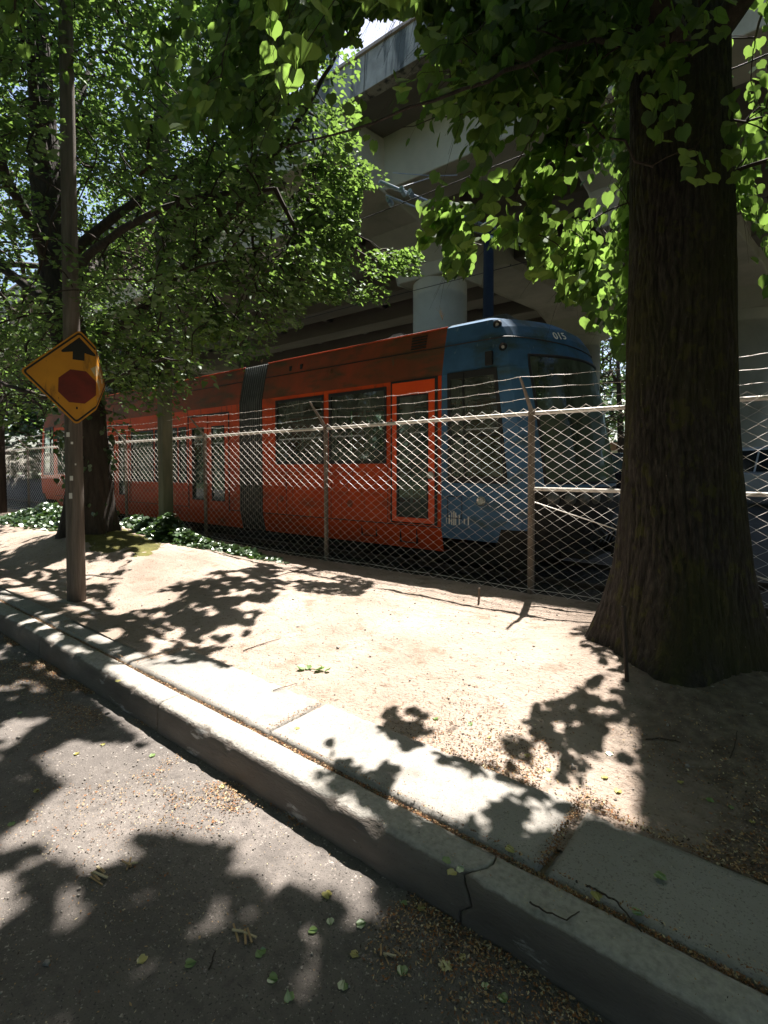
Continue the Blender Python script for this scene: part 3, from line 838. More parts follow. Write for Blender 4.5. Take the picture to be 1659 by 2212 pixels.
for flip in (False, True):
    rows = cab_pts(xr0, flip)
    nS = len(SF); nQ = len(QF)
    shell, glass, side, bump, head = MB(), MB(), MB(), MB(), MB()
    side2 = MB()
    upper = MB()
    ws_i0 = CZ.index(1.475); ws_i1 = CZ.index(3.08); sw0 = CZ.index(1.475); sw1 = CZ.index(2.93)
    ncol = len(rows[0])
    q0 = nS + QF.index(-.88); q1 = nS + QF.index(.88)
    for i in range(len(CZ) - 1):
        for j in range(ncol - 1):
            quad = [rows[i][j], rows[i][j + 1], rows[i + 1][j + 1], rows[i + 1][j]]
            front = nS + 2 <= j < nS + nQ - 3
            if ws_i0 <= i < ws_i1 and q0 <= j < q1:
                glass.add(quad, [(0, 1, 2, 3)])
            elif sw0 <= i < sw1 and (j == 1 or j == ncol - 3):
                (side if j == 1 else side2).add(quad, [(0, 1, 2, 3)])
            elif i < CZ.index(.88):
                if j > 1: bump.add(quad, [(0, 1, 2, 3)])
                elif i >= 1: shell.add(quad, [(0, 1, 2, 3)])
            elif front and i < CZ.index(1.42):
                bump.add(quad, [(0, 1, 2, 3)])
            elif CZ[i] >= 2.93:
                upper.add(quad, [(0, 1, 2, 3)])
            else:
                shell.add(quad, [(0, 1, 2, 3)])
    top = rows[-1]
    upper.add(top, [tuple(range(len(top)))])
    paint = M['orange'] if flip else M['blue']
    cab = build('cab', shell, paint, tram, smooth=False)
    build('cab_roof', upper, M['orange_grime'] if flip else M['blue_matt'], cab, smooth=False)
    w = build('windscreen', glass, M['wind_glass'], cab, smooth=True)
    loop = [rows[ws_i0][j] for j in range(q0, q1 + 1)] + [rows[i][q1] for i in range(ws_i0 + 1, ws_i1)] + [rows[ws_i1][j] for j in range(q1, q0 - 1, -1)] + [rows[i][q0] for i in range(ws_i1 - 1, ws_i0, -1)]
    mb = MB(); mb.tube(loop, .020, 6, closed=True)
    build('windscreen_seal', mb, M['rubber'], cab, smooth=True)
    sw = build('side_window', side, M['tram_glass'], cab)
    build('side_window', side2, M['tram_glass'], cab)
    loop = [rows[sw0][1], rows[sw0][2]] + [rows[i][2] for i in range(sw0 + 1, sw1 + 1)] + [rows[i][1] for i in range(sw1, sw0, -1)]
    a, b, c, d = Vector(rows[sw0][1]), Vector(rows[sw0][2]), Vector(rows[sw1][2]), Vector(rows[sw1][1])
    fm = MB()
    for (p, q, r1_, r2_) in ((a, b, c, d),):
        cen = (a + b + c + d) / 4
        o_ = [a, b, c, d]
        i_ = [v + (cen - v) * .10 for v in o_]
        o_ = [v + (v - cen) * .02 for v in o_]
        n = Vector((0, -.012, 0))
        fm.add([v + n for v in o_] + [v + n for v in i_] + [v - n for v in o_] + [v - n for v in i_],
               [(0, 1, 5, 4), (1, 2, 6, 5), (2, 3, 7, 6), (3, 0, 4, 7), (0, 8, 9, 1), (1, 9, 10, 2), (2, 10, 11, 3), (3, 11, 8, 0), (4, 5, 13, 12), (5, 6, 14, 13), (6, 7, 15, 14), (7, 4, 12, 15)])
        # sliding light divisions
        m0 = a.lerp(b, .30); m1 = d.lerp(c, .33)
        fm.tube([m0 + n, m1 + n], .014, 6)
        fm.tube([a.lerp(d, .42) + n, b.lerp(c, .42) + n], .012, 6)
    build('window_frame', fm, M['rubber'], sw)
    build('bumper', bump, M['under'], cab, smooth=False)
    sm = MB(); seam = []
    for j in range(ncol):
        qq = QF[j - nS] if nS <= j < nS + nQ else 1.0
        zt = 3.335 - .11 * (1 - abs(qq) ** 1.6)
        kz = max(k for k in range(len(CZ)) if CZ[k] <= zt); tt = (zt - CZ[kz]) / (CZ[kz + 1] - CZ[kz])
        c = Vector(rows[kz][j]).lerp(Vector(rows[kz + 1][j]), tt)
        n = Vector((c.x - (-3.3 if not flip else -18.2), c.y - 7.225, 0)).normalized() * .006
        seam.append(c + n)
    sm.tube(seam, .008, 5)
    build('seam', sm, M['rubber'], cab)
    # header crest
    if not flip:
        for q in (-.80, -.66, -.52, -.38, -.1, .3, .5, .68):
            x = float(np.interp(1.28, CZ, XC)) + (1.0 - abs(q) ** 2.3) * .68
            mb = MB(); mb.lathe((x - .02, 7.225 + 1.225 * q, 1.28), [(0, .05), (.05, .045), (.075, .02), (.085, -.01), (.085, -.06)], 18, axis='x')
            build('headlight', mb, M['lamp_dull'], tram, smooth=False)
        for (x, z) in ((-3.02, 3.52), (-2.90, 3.20)):
            y = TY0 + ins(z) + .01
            mb = MB(); mb.lathe((x, y, z), [(0, -.012), (.028, -.012), (.05, -.03), (.058, .01)], 16, axis='y')
            build('marker_light', mb, M['rubber'], cab)
            mb = MB(); mb.lathe((x, y - .006, z), [(0, -.018), (.02, -.016), (.026, .0)], 14, axis='y')
            build('lens', mb, M['light_glass'], cab)
        mb = MB(); y = TY0 - .02; mb.box(-3.12, -3.02, y, y + .05, 2.98, 3.16)
        build('door_camera', mb, M['rubber'], cab, bevel=.01)
        mb = MB(); mb.lathe((-3.17, TY0 - .004, 1.23), [(0, -.014), (.035, -.014), (.05, -.022), (.063, -.012), (.066, .01)], 22, axis='y')
        build('round_light', mb, M['chrome'], cab, smooth=False)
        mb = MB()
        for (a, b, c, d) in ((-3.68, -3.45, 1.08, 1.09), (-3.68, -3.45, 1.37, 1.38), (-3.68, -3.67, 1.09, 1.37), (-3.46, -3.45, 1.09, 1.37)):
            mb.box(a, b, TY0 - .004, TY0 + .01, c - .1, d - .1)
        build('hatch', mb, M['rubber'], cab)
        mb = MB()
        for k in range(9):
            x = -3.70 + .035 * k * (1 + .2 * math.sin(k)); L = .05 + .10 * abs(math.sin(k * 2.7))
            mb.box(x, x + .008 + .012 * abs(math.sin(k * 1.7)), TY0 - .003, TY0 + .004, .93 - L * .3, .93 + L)
        build('splatter', mb, M['white_paint'], cab)
# number 015 on the header above the windscreen
fc = bpy.data.curves.new('fleet_number', 'FONT'); fc.body = "015"; fc.size = .155; fc.extrude = .003; fc.align_x = 'CENTER'; fc.align_y = 'CENTER'
fc.materials.append(M['white_paint'])
_t = bpy.data.objects.new("tmp_text", fc); COL.objects.link(_t); bpy.context.view_layer.update()
_me = bpy.data.meshes.new_from_object(_t.evaluated_get(bpy.context.evaluated_depsgraph_get())); bpy.data.objects.remove(_t); _me.materials.clear(); _me.materials.append(M["white_paint"])
fo = bpy.data.objects.new("fleet_number", _me); COL.objects.link(fo); fo.parent = tram
qx = -.50
pA = Vector((np.interp(3.27, CZ, XC) + (np.interp(3.27, CZ, XM) - np.interp(3.27, CZ, XC)) * (1 - .5 ** 2.3), 7.225 + (1.225 - ins(3.27)) * qx, 3.27))
pB = Vector((np.interp(3.45, CZ, XC) + (np.interp(3.45, CZ, XM) - np.interp(3.45, CZ, XC)) * (1 - .5 ** 2.3), 7.225 + (1.225 - ins(3.45)) * qx, 3.45))
ty = (pB - pA).normalized(); tx = Vector((.42, .91, 0)); tx = (tx - ty * tx.dot(ty)).normalized(); tn = tx.cross(ty)
mw = Matrix((tx, ty, tn)).transposed().to_4x4(); mw.translation = (pA + pB) / 2 + tn * .022 - world_loc(tram)
fo.matrix_local = mw

# roof equipment
for (a, b, c, d, e, f_, m_) in ((-3.9, -3.2, 6.9, 8.1, 3.62, 3.92, 'roofbox'), (-5.0, -4.62, 6.25, 6.7, 3.62, 3.74, 'under'), (-4.55, -3.95, 6.3, 7.6, 3.62, 3.72, 'under'), (-7.2, -5.6, 6.7, 7.8, 3.62, 3.80, 'roofbox'), (-13, -10, 6.7, 7.8, 3.62, 3.8, 'roofbox')):
    mb = MB()
    s_ = .10
    vs = [(a, c, e), (b, c, e), (b, d, e), (a, d, e), (a + s_, c + s_, f_), (b - s_, c + s_, f_), (b - s_, d - s_, f_), (a + s_, d - s_, f_)]
    mb.add(vs, [(0, 1, 5, 4), (1, 2, 6, 5), (2, 3, 7, 6), (3, 0, 4, 7), (4, 5, 6, 7)])
    build('roof_box', mb, M[m_], tram, bevel=.012)
# bogies and couplings
for xc in (-3.6, -6.4, -11.5, -17.0):
    mb = MB(); mb.box(xc - 1.0, xc + 1.0, 6.25, 6.40, .36, .60); mb.box(xc - 1.0, xc + 1.0, 8.05, 8.2, .36, .60); mb.box(xc - .3, xc + .3, 6.4, 8.05, .38, .52)
    bg_ = build('bogie', mb, M['under'], tram, bevel=.02)
    for dx in (-.7, .7):
        for y in (6.45, 7.86):
            mb = MB(); mb.lathe((xc + dx, y, .53), [(.05, -.03), (.22, -.03), (.25, -.01), (.30, 0), (.295, .09), (.31, .10)], 24, axis='y')
            build('wheel', mb, M['steel'], bg_, smooth=False)
mb = MB(); mb.tube([(-2.4, 7.2, .62), (-1.75, 7.2, .60)], .06, 12); mb.box(-1.85, -1.62, 7.08, 7.32, .50, .72)
mb.box(-2.3, -1.95, 6.5, 7.9, .52, .60)
build('coupler', mb, M['under'], tram, bevel=.01)
mb = MB()
for k in range(5):
    mb.tube([(-1.98, 6.6 + .22 * k, .98), (-1.86, 6.64 + .22 * k, .80), (-1.95, 6.72 + .22 * k, .62)], .018, 8)
build('cable', mb, M['rubber'], tram, smooth=True)

# ================================================================== OVERHEAD LINE
mast = thing('catenary_mast', 'dark blue tubular overhead-line mast standing behind the tram cab', 'mast', (-4.88, 9.5, .1))
mb = MB(); mb.tube([(-4.88, 9.5, .1), (-4.88, 9.5, 3.2), (-4.88, 9.5, 6.55)], [.13, .115, .10], 20)
build('pole', mb, M['mast'], mast, smooth=True)
mb = MB(); mb.lathe((-4.88, 9.5, 6.47), [(.13, 0), (.135, .03), (.13, .10), (.12, .12)], 20)
build('collar', mb, M['bright_steel'], mast)
mb = MB(); mb.lathe((-4.88, 9.5, 6.25), [(.12, 0), (.125, .06)], 20)
build('collar', mb, M['bright_steel'], mast)
A0 = px_plane(820, 402, 7.2); A1 = px_plane(1169, 540, 11.5)
midp = Vector((-4.88, 9.5, 6.52))
mb = MB(); mb.tube([A0, midp + (A0 - midp).normalized() * .13], .038, 12); mb.tube([midp + (A1 - midp).normalized() * .13, A1], .034, 12)
build('cantilever_tube', mb, M['bright_steel'], mast, smooth=True)
B0 = px_plane(834, 431, 7.25); B1 = px_plane(1050, 516, 9.5)
mb = MB(); mb.tube([B0, B1], .02, 10)
B2 = px_plane(1130, 520, 10.9); B3 = px_plane(1165, 556, 11.6)
mb.tube([px_plane(1092, 524, 10.3), B3], .012, 8)
build('steady_arm', mb, M['bright_steel'], mast, smooth=True)
for (px, py, Y) in ((866, 416, 7.5), (884, 422, 7.7), (838, 437, 7.3), (1096, 508, 10.3), (1145, 528, 11.1)):
    c = px_plane(px, py, Y)
    mb = MB()
    for k in range(4): mb.lathe(c + Vector((0, .035 * k, -.02 * k)), [(.02, -.01), (.05, -.004), (.05, .006), (.02, .012)], 12, axis='y')
    mb.box(c.x - .015, c.x + .015, c.y - .01, c.y + .04, c.z - .07, c.z)
    build('insulator', mb, M['bright_steel'], mast)
mb = MB(); a = px_plane(870, 412, 7.5); b = px_plane(938, 390, 8.2); c = px_plane(848, 383, 7.6)
mb.tube([a, b], .008, 6); mb.tube([c, b], .008, 6); mb.tube([b, px_plane(985, 388, 8.6)], .008, 6)
build('stay_rod', mb, M['bright_steel'], mast)
for (Y, z0, lab) in ((7.22, 6.27, 'thin black contact wire strung above the tram roof'), (11.5, 6.50, 'thin black contact wire strung over the far track, passing behind the mast')):
    pts = [(x, Y, z0 + .03 * math.sin(x * .4)) for x in np.linspace(-45, 20, 60)]
    mb = MB(); mb.tube(pts, .009, 5)
    for k in range(0, 60, 6):
        mb.tube([pts[k], (pts[k][0] + .02, Y, z0 + .02)], .01, 4)
    tag(build('contact_wire', mb, M['rubber']), lab, 'overhead wire', 'contact wires of the tramway')

# ================================================================== OVERPASS
ovp = thing('overpass', 'massive pale concrete road overpass spanning the yard above the tram', 'overpass', (-10, 16, .1))
PYN = 10.2
mb = MB()
mb.add([(-160, PYN + .25, 11.42), (90, PYN + .25, 11.42), (90, 31.5, 11.42), (-160, 31.5, 11.42), (-160, PYN + .25, 11.7), (90, PYN + .25, 11.7), (90, 31.5, 11.7), (-160, 31.5, 11.7)],
       [(0, 1, 2, 3), (4, 5, 6, 7), (0, 1, 5, 4), (2, 3, 7, 6)])
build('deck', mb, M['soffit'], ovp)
x = -62.0
while x < 40:
    L = 7.6
    mb = MB()
    pr = [(x, PYN, 11.38), (x, PYN + .02, 11.75), (x, PYN + .06, 12.38), (x, PYN + .30, 12.38), (x, PYN + .34, 11.38)]
    mb.prism(pr, (L - .03, 0, 0))
    build('parapet', mb, M['bridge_stained'], ovp, bevel=.015)
    x += L
mb = MB(); mb.tube([(-62, PYN + .12, 12.52), (40, PYN + .12, 12.52)], .05, 8)
x = -62
while x < 40:
    mb.box(x, x + .07, PYN + .08, PYN + .16, 12.38, 12.52); x += 2.4
mb.box(-62, 40, PYN + .0, PYN + .33, 12.383, 12.43)
build('handrail', mb, M['rail_paint'], ovp)
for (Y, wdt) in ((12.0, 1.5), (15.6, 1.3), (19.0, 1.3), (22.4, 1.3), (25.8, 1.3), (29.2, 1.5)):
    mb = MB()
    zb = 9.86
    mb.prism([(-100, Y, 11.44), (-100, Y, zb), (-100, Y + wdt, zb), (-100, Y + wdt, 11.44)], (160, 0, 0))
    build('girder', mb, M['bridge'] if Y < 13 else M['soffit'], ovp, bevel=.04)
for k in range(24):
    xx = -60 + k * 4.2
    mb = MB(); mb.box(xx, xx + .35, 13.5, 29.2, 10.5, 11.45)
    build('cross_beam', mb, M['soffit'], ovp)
def pier(c1, c2, r, tip_y, cols=(1, 1), deep=0.0, end_y=31.2):
    c1 = Vector(c1); c2 = Vector(c2)
    d = (c2 - c1); d = d / d.y
    for on, c in zip(cols, (c1, c2)):
        if not on: continue
        mb = MB(); p = [(r * 1.0, .0), (r, 7.7)]
        for k in range(9):
            t = k / 8; p.append((r + .0 * (1 - math.cos(t * math.pi / 2)), 7.7 + .6 * math.sin(t * math.pi / 2)))
        p.append((r, 8.5))
        mb.lathe((c.x, c.y, .08), [(p[0][0], 0)] + [(q, h) for q, h in p[1:]], 48)
        build('column', mb, M['bridge'], ovp, smooth=True)
    mb = MB()
    poly = []
    def P(y, z, s): 
        b = c1 + d * (y - c1.y); return (b.x + s * (r + .06), y, z)
    ysl = [(tip_y, 10.15)] + ([(12.0, 9.82)] if tip_y < 12 else []) + [(c1.y - 2.4, 9.5), (c1.y - 1.5, 9.1), (c1.y - 1.12, 8.7), (c1.y - .98, 8.3), (c1.y + .98, 8.3), (c1.y + 1.12, 8.7), (c1.y + 1.5, 9.1), (c1.y + 2.6, 9.5), (c2.y - 2.4, 9.5), (c2.y - 1.4, 9.1), (c2.y - .98, 8.3), (c2.y + .98, 8.3), (c2.y + 1.5, 9.1), (end_y, 10.0)]
    vs = []; 
    for s in (-1, 1):
        for (y, z) in ysl: vs.append(P(y, z, s))
        for (y, z) in reversed(ysl): vs.append(P(y, 11.40, s))
    n = 2 * len(ysl)
    fs = [tuple(range(n)), tuple(range(n, 2 * n))] + [(i, (i + 1) % n, (i + 1) % n + n, i + n) for i in range(n)]
    mb.add(vs, fs)
    build('pier_cap', mb, M['bridge'], ovp, bevel=.05)
pier((-10.1, 15.9), (-8.67, 27.0), .97, 9.9)
pier((-3.2, 15.9), (-1.70, 27.0), .97, 14.5, cols=(0, 1))
pier((-38.1, 15.9), (-36.67, 27.0), .97, 9.9)
pier((12.1, 15.9), (13.6, 27.0), .97, 9.9)
mb = MB(); mb.box(-10.26, -9.97, PYN + .02, PYN + .30, 12.38, 14.6); mb.box(-10.32, -9.91, PYN - .04, PYN + .36, 12.36, 12.46)
tag(build('steel_post', mb, M['bright_steel'], bevel=.01), 'pale steel post standing on the overpass parapet against the sky', 'post')

# ================================================================== POLES AND SIGN
ub = Vector((-6.15, 2.27, .20))
pole = thing('utility_pole', 'tall round weathered wooden pole behind the pavement, carrying the yellow sign', 'pole', ub)
n = 20; pts = []; rs = []
for k in range(n + 1):
    t = k / n
    pts.append(ub + Vector((-.05 * t, .0, -.1 + 7.6 * t))); rs.append(.093 - .030 * t)
mb = MB(); mb.tube(pts, rs, 28)
build('shaft', mb, M['wood_pole'], pole, smooth=True)
view = Vector((0, 0, 0)) - Vector((ub.x, ub.y, 0)); view.normalize()
rgt = Vector((-view.y, view.x, 0))
for (dx, z, w, h) in ((-.055, 2.02, .03, .05), (-.02, 1.93, .022, .025), (-.03, 1.55, .03, .05), (-.04, 1.36, .03, .06), (.01, 1.70, .015, .02)):
    c = ub + view * .092 + rgt * dx
    c = Vector((c.x, c.y, z)) - view * (.006 + dx * dx * 4)
    mb = MB(); mb.add([c - rgt * w / 2 + Vector((0, 0, -h / 2)), c + rgt * w / 2 + Vector((0, 0, -h / 2)), c + rgt * w / 2 + Vector((0, 0, h / 2)), c - rgt * w / 2 + Vector((0, 0, h / 2))], [(0, 1, 2, 3)])
    mb.prism([tuple(Vector(v) + view * .003) for v in mb.v[:4]], tuple(-view * .012))
    build('paper_tag', mb, M['white_paint'], pole)
for (z) in (1.25, 2.9):
    pass

# sign: bent right corner
sc_ = ub + view * .115 + rgt * .045; sc_ = Vector((sc_.x, sc_.y, 2.635))
sign = thing('stop_ahead_sign', 'yellow diamond stop-ahead sign with bent right corner, fixed to the round wooden pole', 'road sign', sc_)
HD = .512
nrm = (view + Vector((.10, -.02, .0))).normalized()
sr = Vector((-nrm.y, nrm.x, 0)).normalized(); su = Vector((0, 0, 1))
rot = math.radians(-2.5)
def sgn_pt(a, b, lift=0.0):
    """a right, b up on the sign face; right corner folded back"""
    a2 = a * math.cos(rot) - b * math.sin(rot); b2 = a * math.sin(rot) + b * math.cos(rot)
    fold = max(0.0, a2 - .17)
    back = 0
    if fold > 0:
        back = fold * .93 + fold * fold * .8; a2 = .17 + fold * .34
    return sc_ + sr * a2 + su * b2 - nrm * back + nrm * lift
def sign_patch(poly_fn, nm, mat, lift, res=26):
    """cells of a fine grid inside poly_fn become a curved sheet"""
    pass
def clip_poly(poly, lift, nm, mat, parent, thick=0, cuts=24):
    bm = bmesh.new()
    vs = [bm.verts.new((p[0], p[1], 0)) for p in poly]
    bm.faces.new(vs)
    for k in range(cuts):
        xk = .10 + k * .02
        g = bm.verts[:] + bm.edges[:] + bm.faces[:]
        bmesh.ops.bisect_plane(bm, geom=g, plane_co=(xk, 0, 0), plane_no=(1, 0, 0))
    if thick:
        r = bmesh.ops.extrude_face_region(bm, geom=bm.faces[:])
        for v in r['geom']:
            if isinstance(v, bmesh.types.BMVert): v.co.z = -thick
    off = world_loc(parent)
    for v in bm.verts: v.co = sgn_pt(v.co.x, v.co.y, lift + v.co.z) - off
    bmesh.ops.recalc_face_normals(bm, faces=bm.faces[:])
    me = bpy.data.meshes.new(nm); bm.to_mesh(me); bm.free()
    me.materials.append(mat)
    o = bpy.data.objects.new(nm, me); COL.objects.link(o); o.parent = parent; WLOC[o.name] = off
    return o
def rdiamond(h, r, n=5):
    pts = []
    for k in range(4):
        a = k * math.pi / 2
        c = Vector((math.cos(a), math.sin(a))) * (h - r * math.sqrt(2))
        for j in range(n + 1):
            an = a - math.pi / 4 + (math.pi / 2) * j / n
            pts.append((c.x + r * math.cos(an), c.y + r * math.sin(an)))
    return pts
clip_poly(rdiamond(HD, .04), 0, 'plate', M['sign_yellow'], sign, thick=.003)
# border ring as quads
outer = rdiamond(HD - .022, .034); inner = rdiamond(HD - .048, .022)
bmr = MB()
m_ = len(outer)
for i in range(m_):
    a, b = Vector(outer[i]), Vector(outer[(i + 1) % m_]); c, d = Vector(inner[(i + 1) % m_]), Vector(inner[i])
    seg = max(1, int((b - a).length / .03))
    for s_ in range(seg):
        t0, t1 = s_ / seg, (s_ + 1) / seg
        q = [a.lerp(b, t0), a.lerp(b, t1), d.lerp(c, t1), d.lerp(c, t0)]
        bmr.add([sgn_pt(p.x, p.y, .0022) for p in q], [(0, 1, 2, 3)])
build('border', bmr, M['sign_black'], sign)
clip_poly([(0, .43), (.155, .27), (.16, .254), (.146, .248), (.055, .268), (.055, .185), (-.055, .185), (-.055, .268), (-.146, .248), (-.16, .254), (-.155, .27)], .0022, 'arrow', M['sign_black'], sign)
o8 = [(.19 * math.cos(math.pi / 8 + k * math.pi / 4), -.10 + .19 * math.sin(math.pi / 8 + k * math.pi / 4)) for k in range(8)]
clip_poly(o8, .0022, 'octagon', M['sign_red'], sign)
clip_poly([(.20, .17), (.29, .15), (.40, .04), (.43, -.02), (.36, -.11), (.26, -.20), (.20, -.23), (.205, -.12), (.185, -.02), (.155, .04), (.115, .11)], .0016, 'peeled_patch', M['sign_peel'], sign)
for b in (.37, -.33):
    c = sgn_pt(0.0, b, .004)
    mb = MB(); mb.lathe(c, [(0, -.006), (.012, -.006), (.014, .004)], 12, axis='y')
    build('bolt', mb, M['under'], sign)

sp = Vector((-9.10, 4.90, .36))
post2 = thing('square_post', 'tall square grey-green post rising from the ivy in front of the fence', 'post', sp)
mb = MB(); mb.box(sp.x - .10, sp.x + .10, sp.y - .10, sp.y + .10, .2, 9.5)
build('shaft', mb, M['post_wood'], post2, bevel=.02)
mb = MB(); mb.box(sp.x + .102, sp.x + .14, sp.y - .06, sp.y + .04, .50, .72)
build('bracket', mb, M['fence_post'], post2, bevel=.01)

def ground_h(x, y):
    x = np.asarray(x, float); y = np.asarray(y, float)
    road = .010 * (fbm(x * 1.2, y * 1.2, seed=11) - .5) + .014 * sstep(1.25, 1.6, y) + .002
    h = np.where(y < 1.575, road, np.where(y < 1.755, .194, np.where(y < 1.778, .172, np.where(y < 2.223, .206, 0))))
    d = gz(x, y)
    return np.where(y > 2.223, d, np.where(y > 1.95, np.maximum(h, d), h))
def ground_at(px, py):
    """where the sight line through px, py first meets the ground"""
    u = (px - 829.5) / 1107; v = -(py - 1013) / 1107
    z = np.linspace(.8, 14, 3000)
    X = -SY * z + CY * u * z; Y = CY * z + SY * u * z; Z = CAMZ + v * z
    hit = np.where(Z <= ground_h(X, Y))[0]
    i = hit[0] if len(hit) else -1
    return Vector((X[i], Y[i], float(ground_h(X[i:i + 1] if i >= 0 else X[-1:], Y[i:i + 1] if i >= 0 else Y[-1:])[0])))

# stakes by the trunk and on the crest
a = ground_at(1362, 1478); 
mb = MB(); mb.tube([a + Vector((0, 0, -.06)), a + Vector((-.03, .01, .42))], .012, 10)
mb.tube([a + Vector((-.03, .01, .42)), a + Vector((-.03, .01, .45))], .016, 10)
tag(build('metal_stake', mb, M['bark_far']), 'thin dark grey metal stake stuck upright at the foot of the big trunk', 'stake')
a = ground_at(1035, 1305)
mb = MB(); mb.tube([a + Vector((0, 0, -.05)), a + Vector((.01, 0, .15))], [.012, .010], 8)
tag(build('rusty_peg', mb, M['steel']), 'short rusty peg in the dirt in front of the fence', 'peg')

# ================================================================== TREES
def in_poly(px, py, poly):
    px = np.asarray(px); py = np.asarray(py)
    inside = np.zeros(px.shape, bool)
    n = len(poly)
    for i in range(n):
        x1, y1 = poly[i]; x2, y2 = poly[(i + 1) % n]
        if y1 == y2: continue
        c = ((y1 > py) != (y2 > py)) & (px < (x2 - x1) * (py - y1) / (y2 - y1) + x1)
        inside ^= c
    return inside

# gaps in the crowns: the sun must reach these stretches of ground (outlines on the picture sheet, carried back along the sun)
SUNNY = [
    [(300, 1195), (560, 1205), (1000, 1255), (1320, 1325), (1262, 1352), (1240, 1392), (1290, 1450), (1335, 1470), (1210, 1500), (1160, 1500), (1050, 1560), (990, 1575), (985, 1465), (935, 1480), (850, 1462), (815, 1540), (805, 1600), (835, 1650), (800, 1690), (700, 1600), (672, 1640), (690, 1690), (800, 1740), (860, 1800), (800, 1820), (560, 1700),
     (330, 1560), (225, 1455), (330, 1440), (470, 1432), (520, 1380), (560, 1310), (640, 1262), (560, 1232), (440, 1240), (340, 1262), (270, 1300), (230, 1270)],
    [(47, 1651), (150, 1600), (354, 1630), (692, 1855), (650, 1937), (562, 1958), (546, 1911), (452, 1921), (500, 1848), (291, 1817), (208, 1854), (172, 1776), (156, 1734)],
    [(150, 1120), (420, 1140), (640, 1185), (640, 1215), (400, 1200), (230, 1180), (150, 1160)], [(0, 1095), (140, 1105), (140, 1172), (0, 1178)],
    [(840, 1700), (930, 1690), (1060, 1690), (1130, 1720), (1080, 1760), (1000, 1800), (900, 1760)],
    [(1315, 1560), (1360, 1560), (1345, 1650), (1310, 1640)],
    [(0, 1880), (130, 1835), (135, 1860), (20, 1910)], [(240, 1960), (330, 1920), (345, 1960), (240, 1995)],
    [(380, 2000), (500, 1990), (560, 1960), (620, 1930), (560, 2010), (420, 2060), (360, 2080)],
    [(600, 2140), (690, 2090), (700, 2130), (620, 2190)], [(1010, 1850), (1060, 1840), (1065, 1875), (1020, 1885)], [(700, 2010), (800, 1960), (830, 2000), (740, 2060)],
]
FRINGE = [(640, 1440), (1400, 1440), (1400, 1720), (1150, 1860), (900, 1800), (640, 1640)]

def sun_hits(P):
    """where the shade of points P falls, on the picture sheet"""
    t = (P[..., 2] - .28) / SUN.z
    G = P - t[..., None] * np.array(SUN)
    G[..., 2] = np.where(G[..., 1] < 1.59, 0.0, np.where(G[..., 1] < 2.2, .2, .33))
    t = (P[..., 2] - G[..., 2]) / SUN.z
    gzv = G[..., 2].copy()
    G = P - t[..., None] * np.array(SUN); G[..., 2] = gzv
    return G, *img(G)

def shade_ok(P, low=3.9):
    G, gx, gy, gd = sun_hits(P)
    ok = np.ones(gx.shape, bool)
    vis = (gd > .5) & (G[..., 1] < 5.0)
    strip = in_poly(gx, gy, [(540, 1222), (700, 1232), (810, 1262), (770, 1292), (620, 1280)])
    for pl in SUNNY:
        ok &= ~(vis & in_poly(gx, gy, pl) & ~strip)
    # small holes in the crown: coarse ones and leaf-sized ones
    X_, Y_ = G[..., 0], G[..., 1]
    nz = fbm(X_ * 2.6 + 3, Y_ * 4.2, seed=77, oct=2)
    deep = (gx > 700) & (gy > 1750)
    hole = nz > np.where(deep, .80, np.where(gx < 700, .60, .66))
    ok &= ~(vis & hole)
    fine = vnoise(X_ * 7 + 2 * Y_, Y_ * 16, seed=83)
    ok &= ~(vis & (gx < 640) & (gy < 1500) & (fine > .60))
    ok &= ~(vis & (gx < 700) & (gy >= 1500) & (vnoise(X_ * 6, Y_ * 9, seed=84) > .74))
    fr = vis & in_poly(gx, gy, FRINGE)
    ok &= ~(fr & (P[..., 2] > low))
    n2 = vnoise(X_ * 11, Y_ * 15, seed=79)
    ok &= ~(fr & (n2 > .60))
    # the sun must also reach the fence wire and the posts between 0 and 1330
    return ok

def grid_density(rows, px, py):
    A = np.array([[int(c) for c in r] for r in rows], float) / 9.0
    h, w = A.shape
    c = np.clip((px / 60).astype(int), 0, w - 1); r = np.clip((py / 60).astype(int), 0, h - 1)
    return A[r, c]

Z28 = "0" * 28
NEAR = [
 "9999999998" "66554" "3" "578999999999",
 "9999998887" "34200" "1" "367899999999",
 "9999888776" "34000" "2" "466889999999",
 "8888777665" "34001" "2" "355688999999",
 "6666554443" "24221" "2" "334678999999",
 "0000000011" "13121" "1" "124567888888",
 "0000000000" "10010" "1" "244566777777",
 "0000000000" "0000" "0" "3" "445567666666",
 "0000000000" "00000" "1" "432466500005",
 "0000000000" "00000" "0" "200157600004",
 "0000000000" "00000" "0" "000027600002",
 "0000000000" "00000" "0" "000002700001",
 "0000000000" "00000" "0" "000000400000"] + [Z28] * 26
LEFT = [
 "999999999999" "3" "000000000000000",
 "999999999999" "4" "100000000000000",
 "999999999997" "3" "000000000000000",
 "999999999995" "1" "000000000000000",
 "999999938998" "6" "000000000000000",
 "999999942488" "4" "000000000000000",
 "888998767899" "8" "100000000000000",
 "888488888999" "7" "000000000000000",
 "888888888999" "5" "000000000000000",
 "888888889999" "8" "884000000000000",
 "888888999998" "6" "100000000000000",
 "888888898520" "0" "000000000000000",
 "888888844100" "0" "000000000000000",
 "888886511000" "0" "000000000000000",
 "663223200000" "0" "000000000000000",
 "322110000000" "0" "000000000000000",
 "101100000000" "0" "000000000000000"] + [Z28] * 22

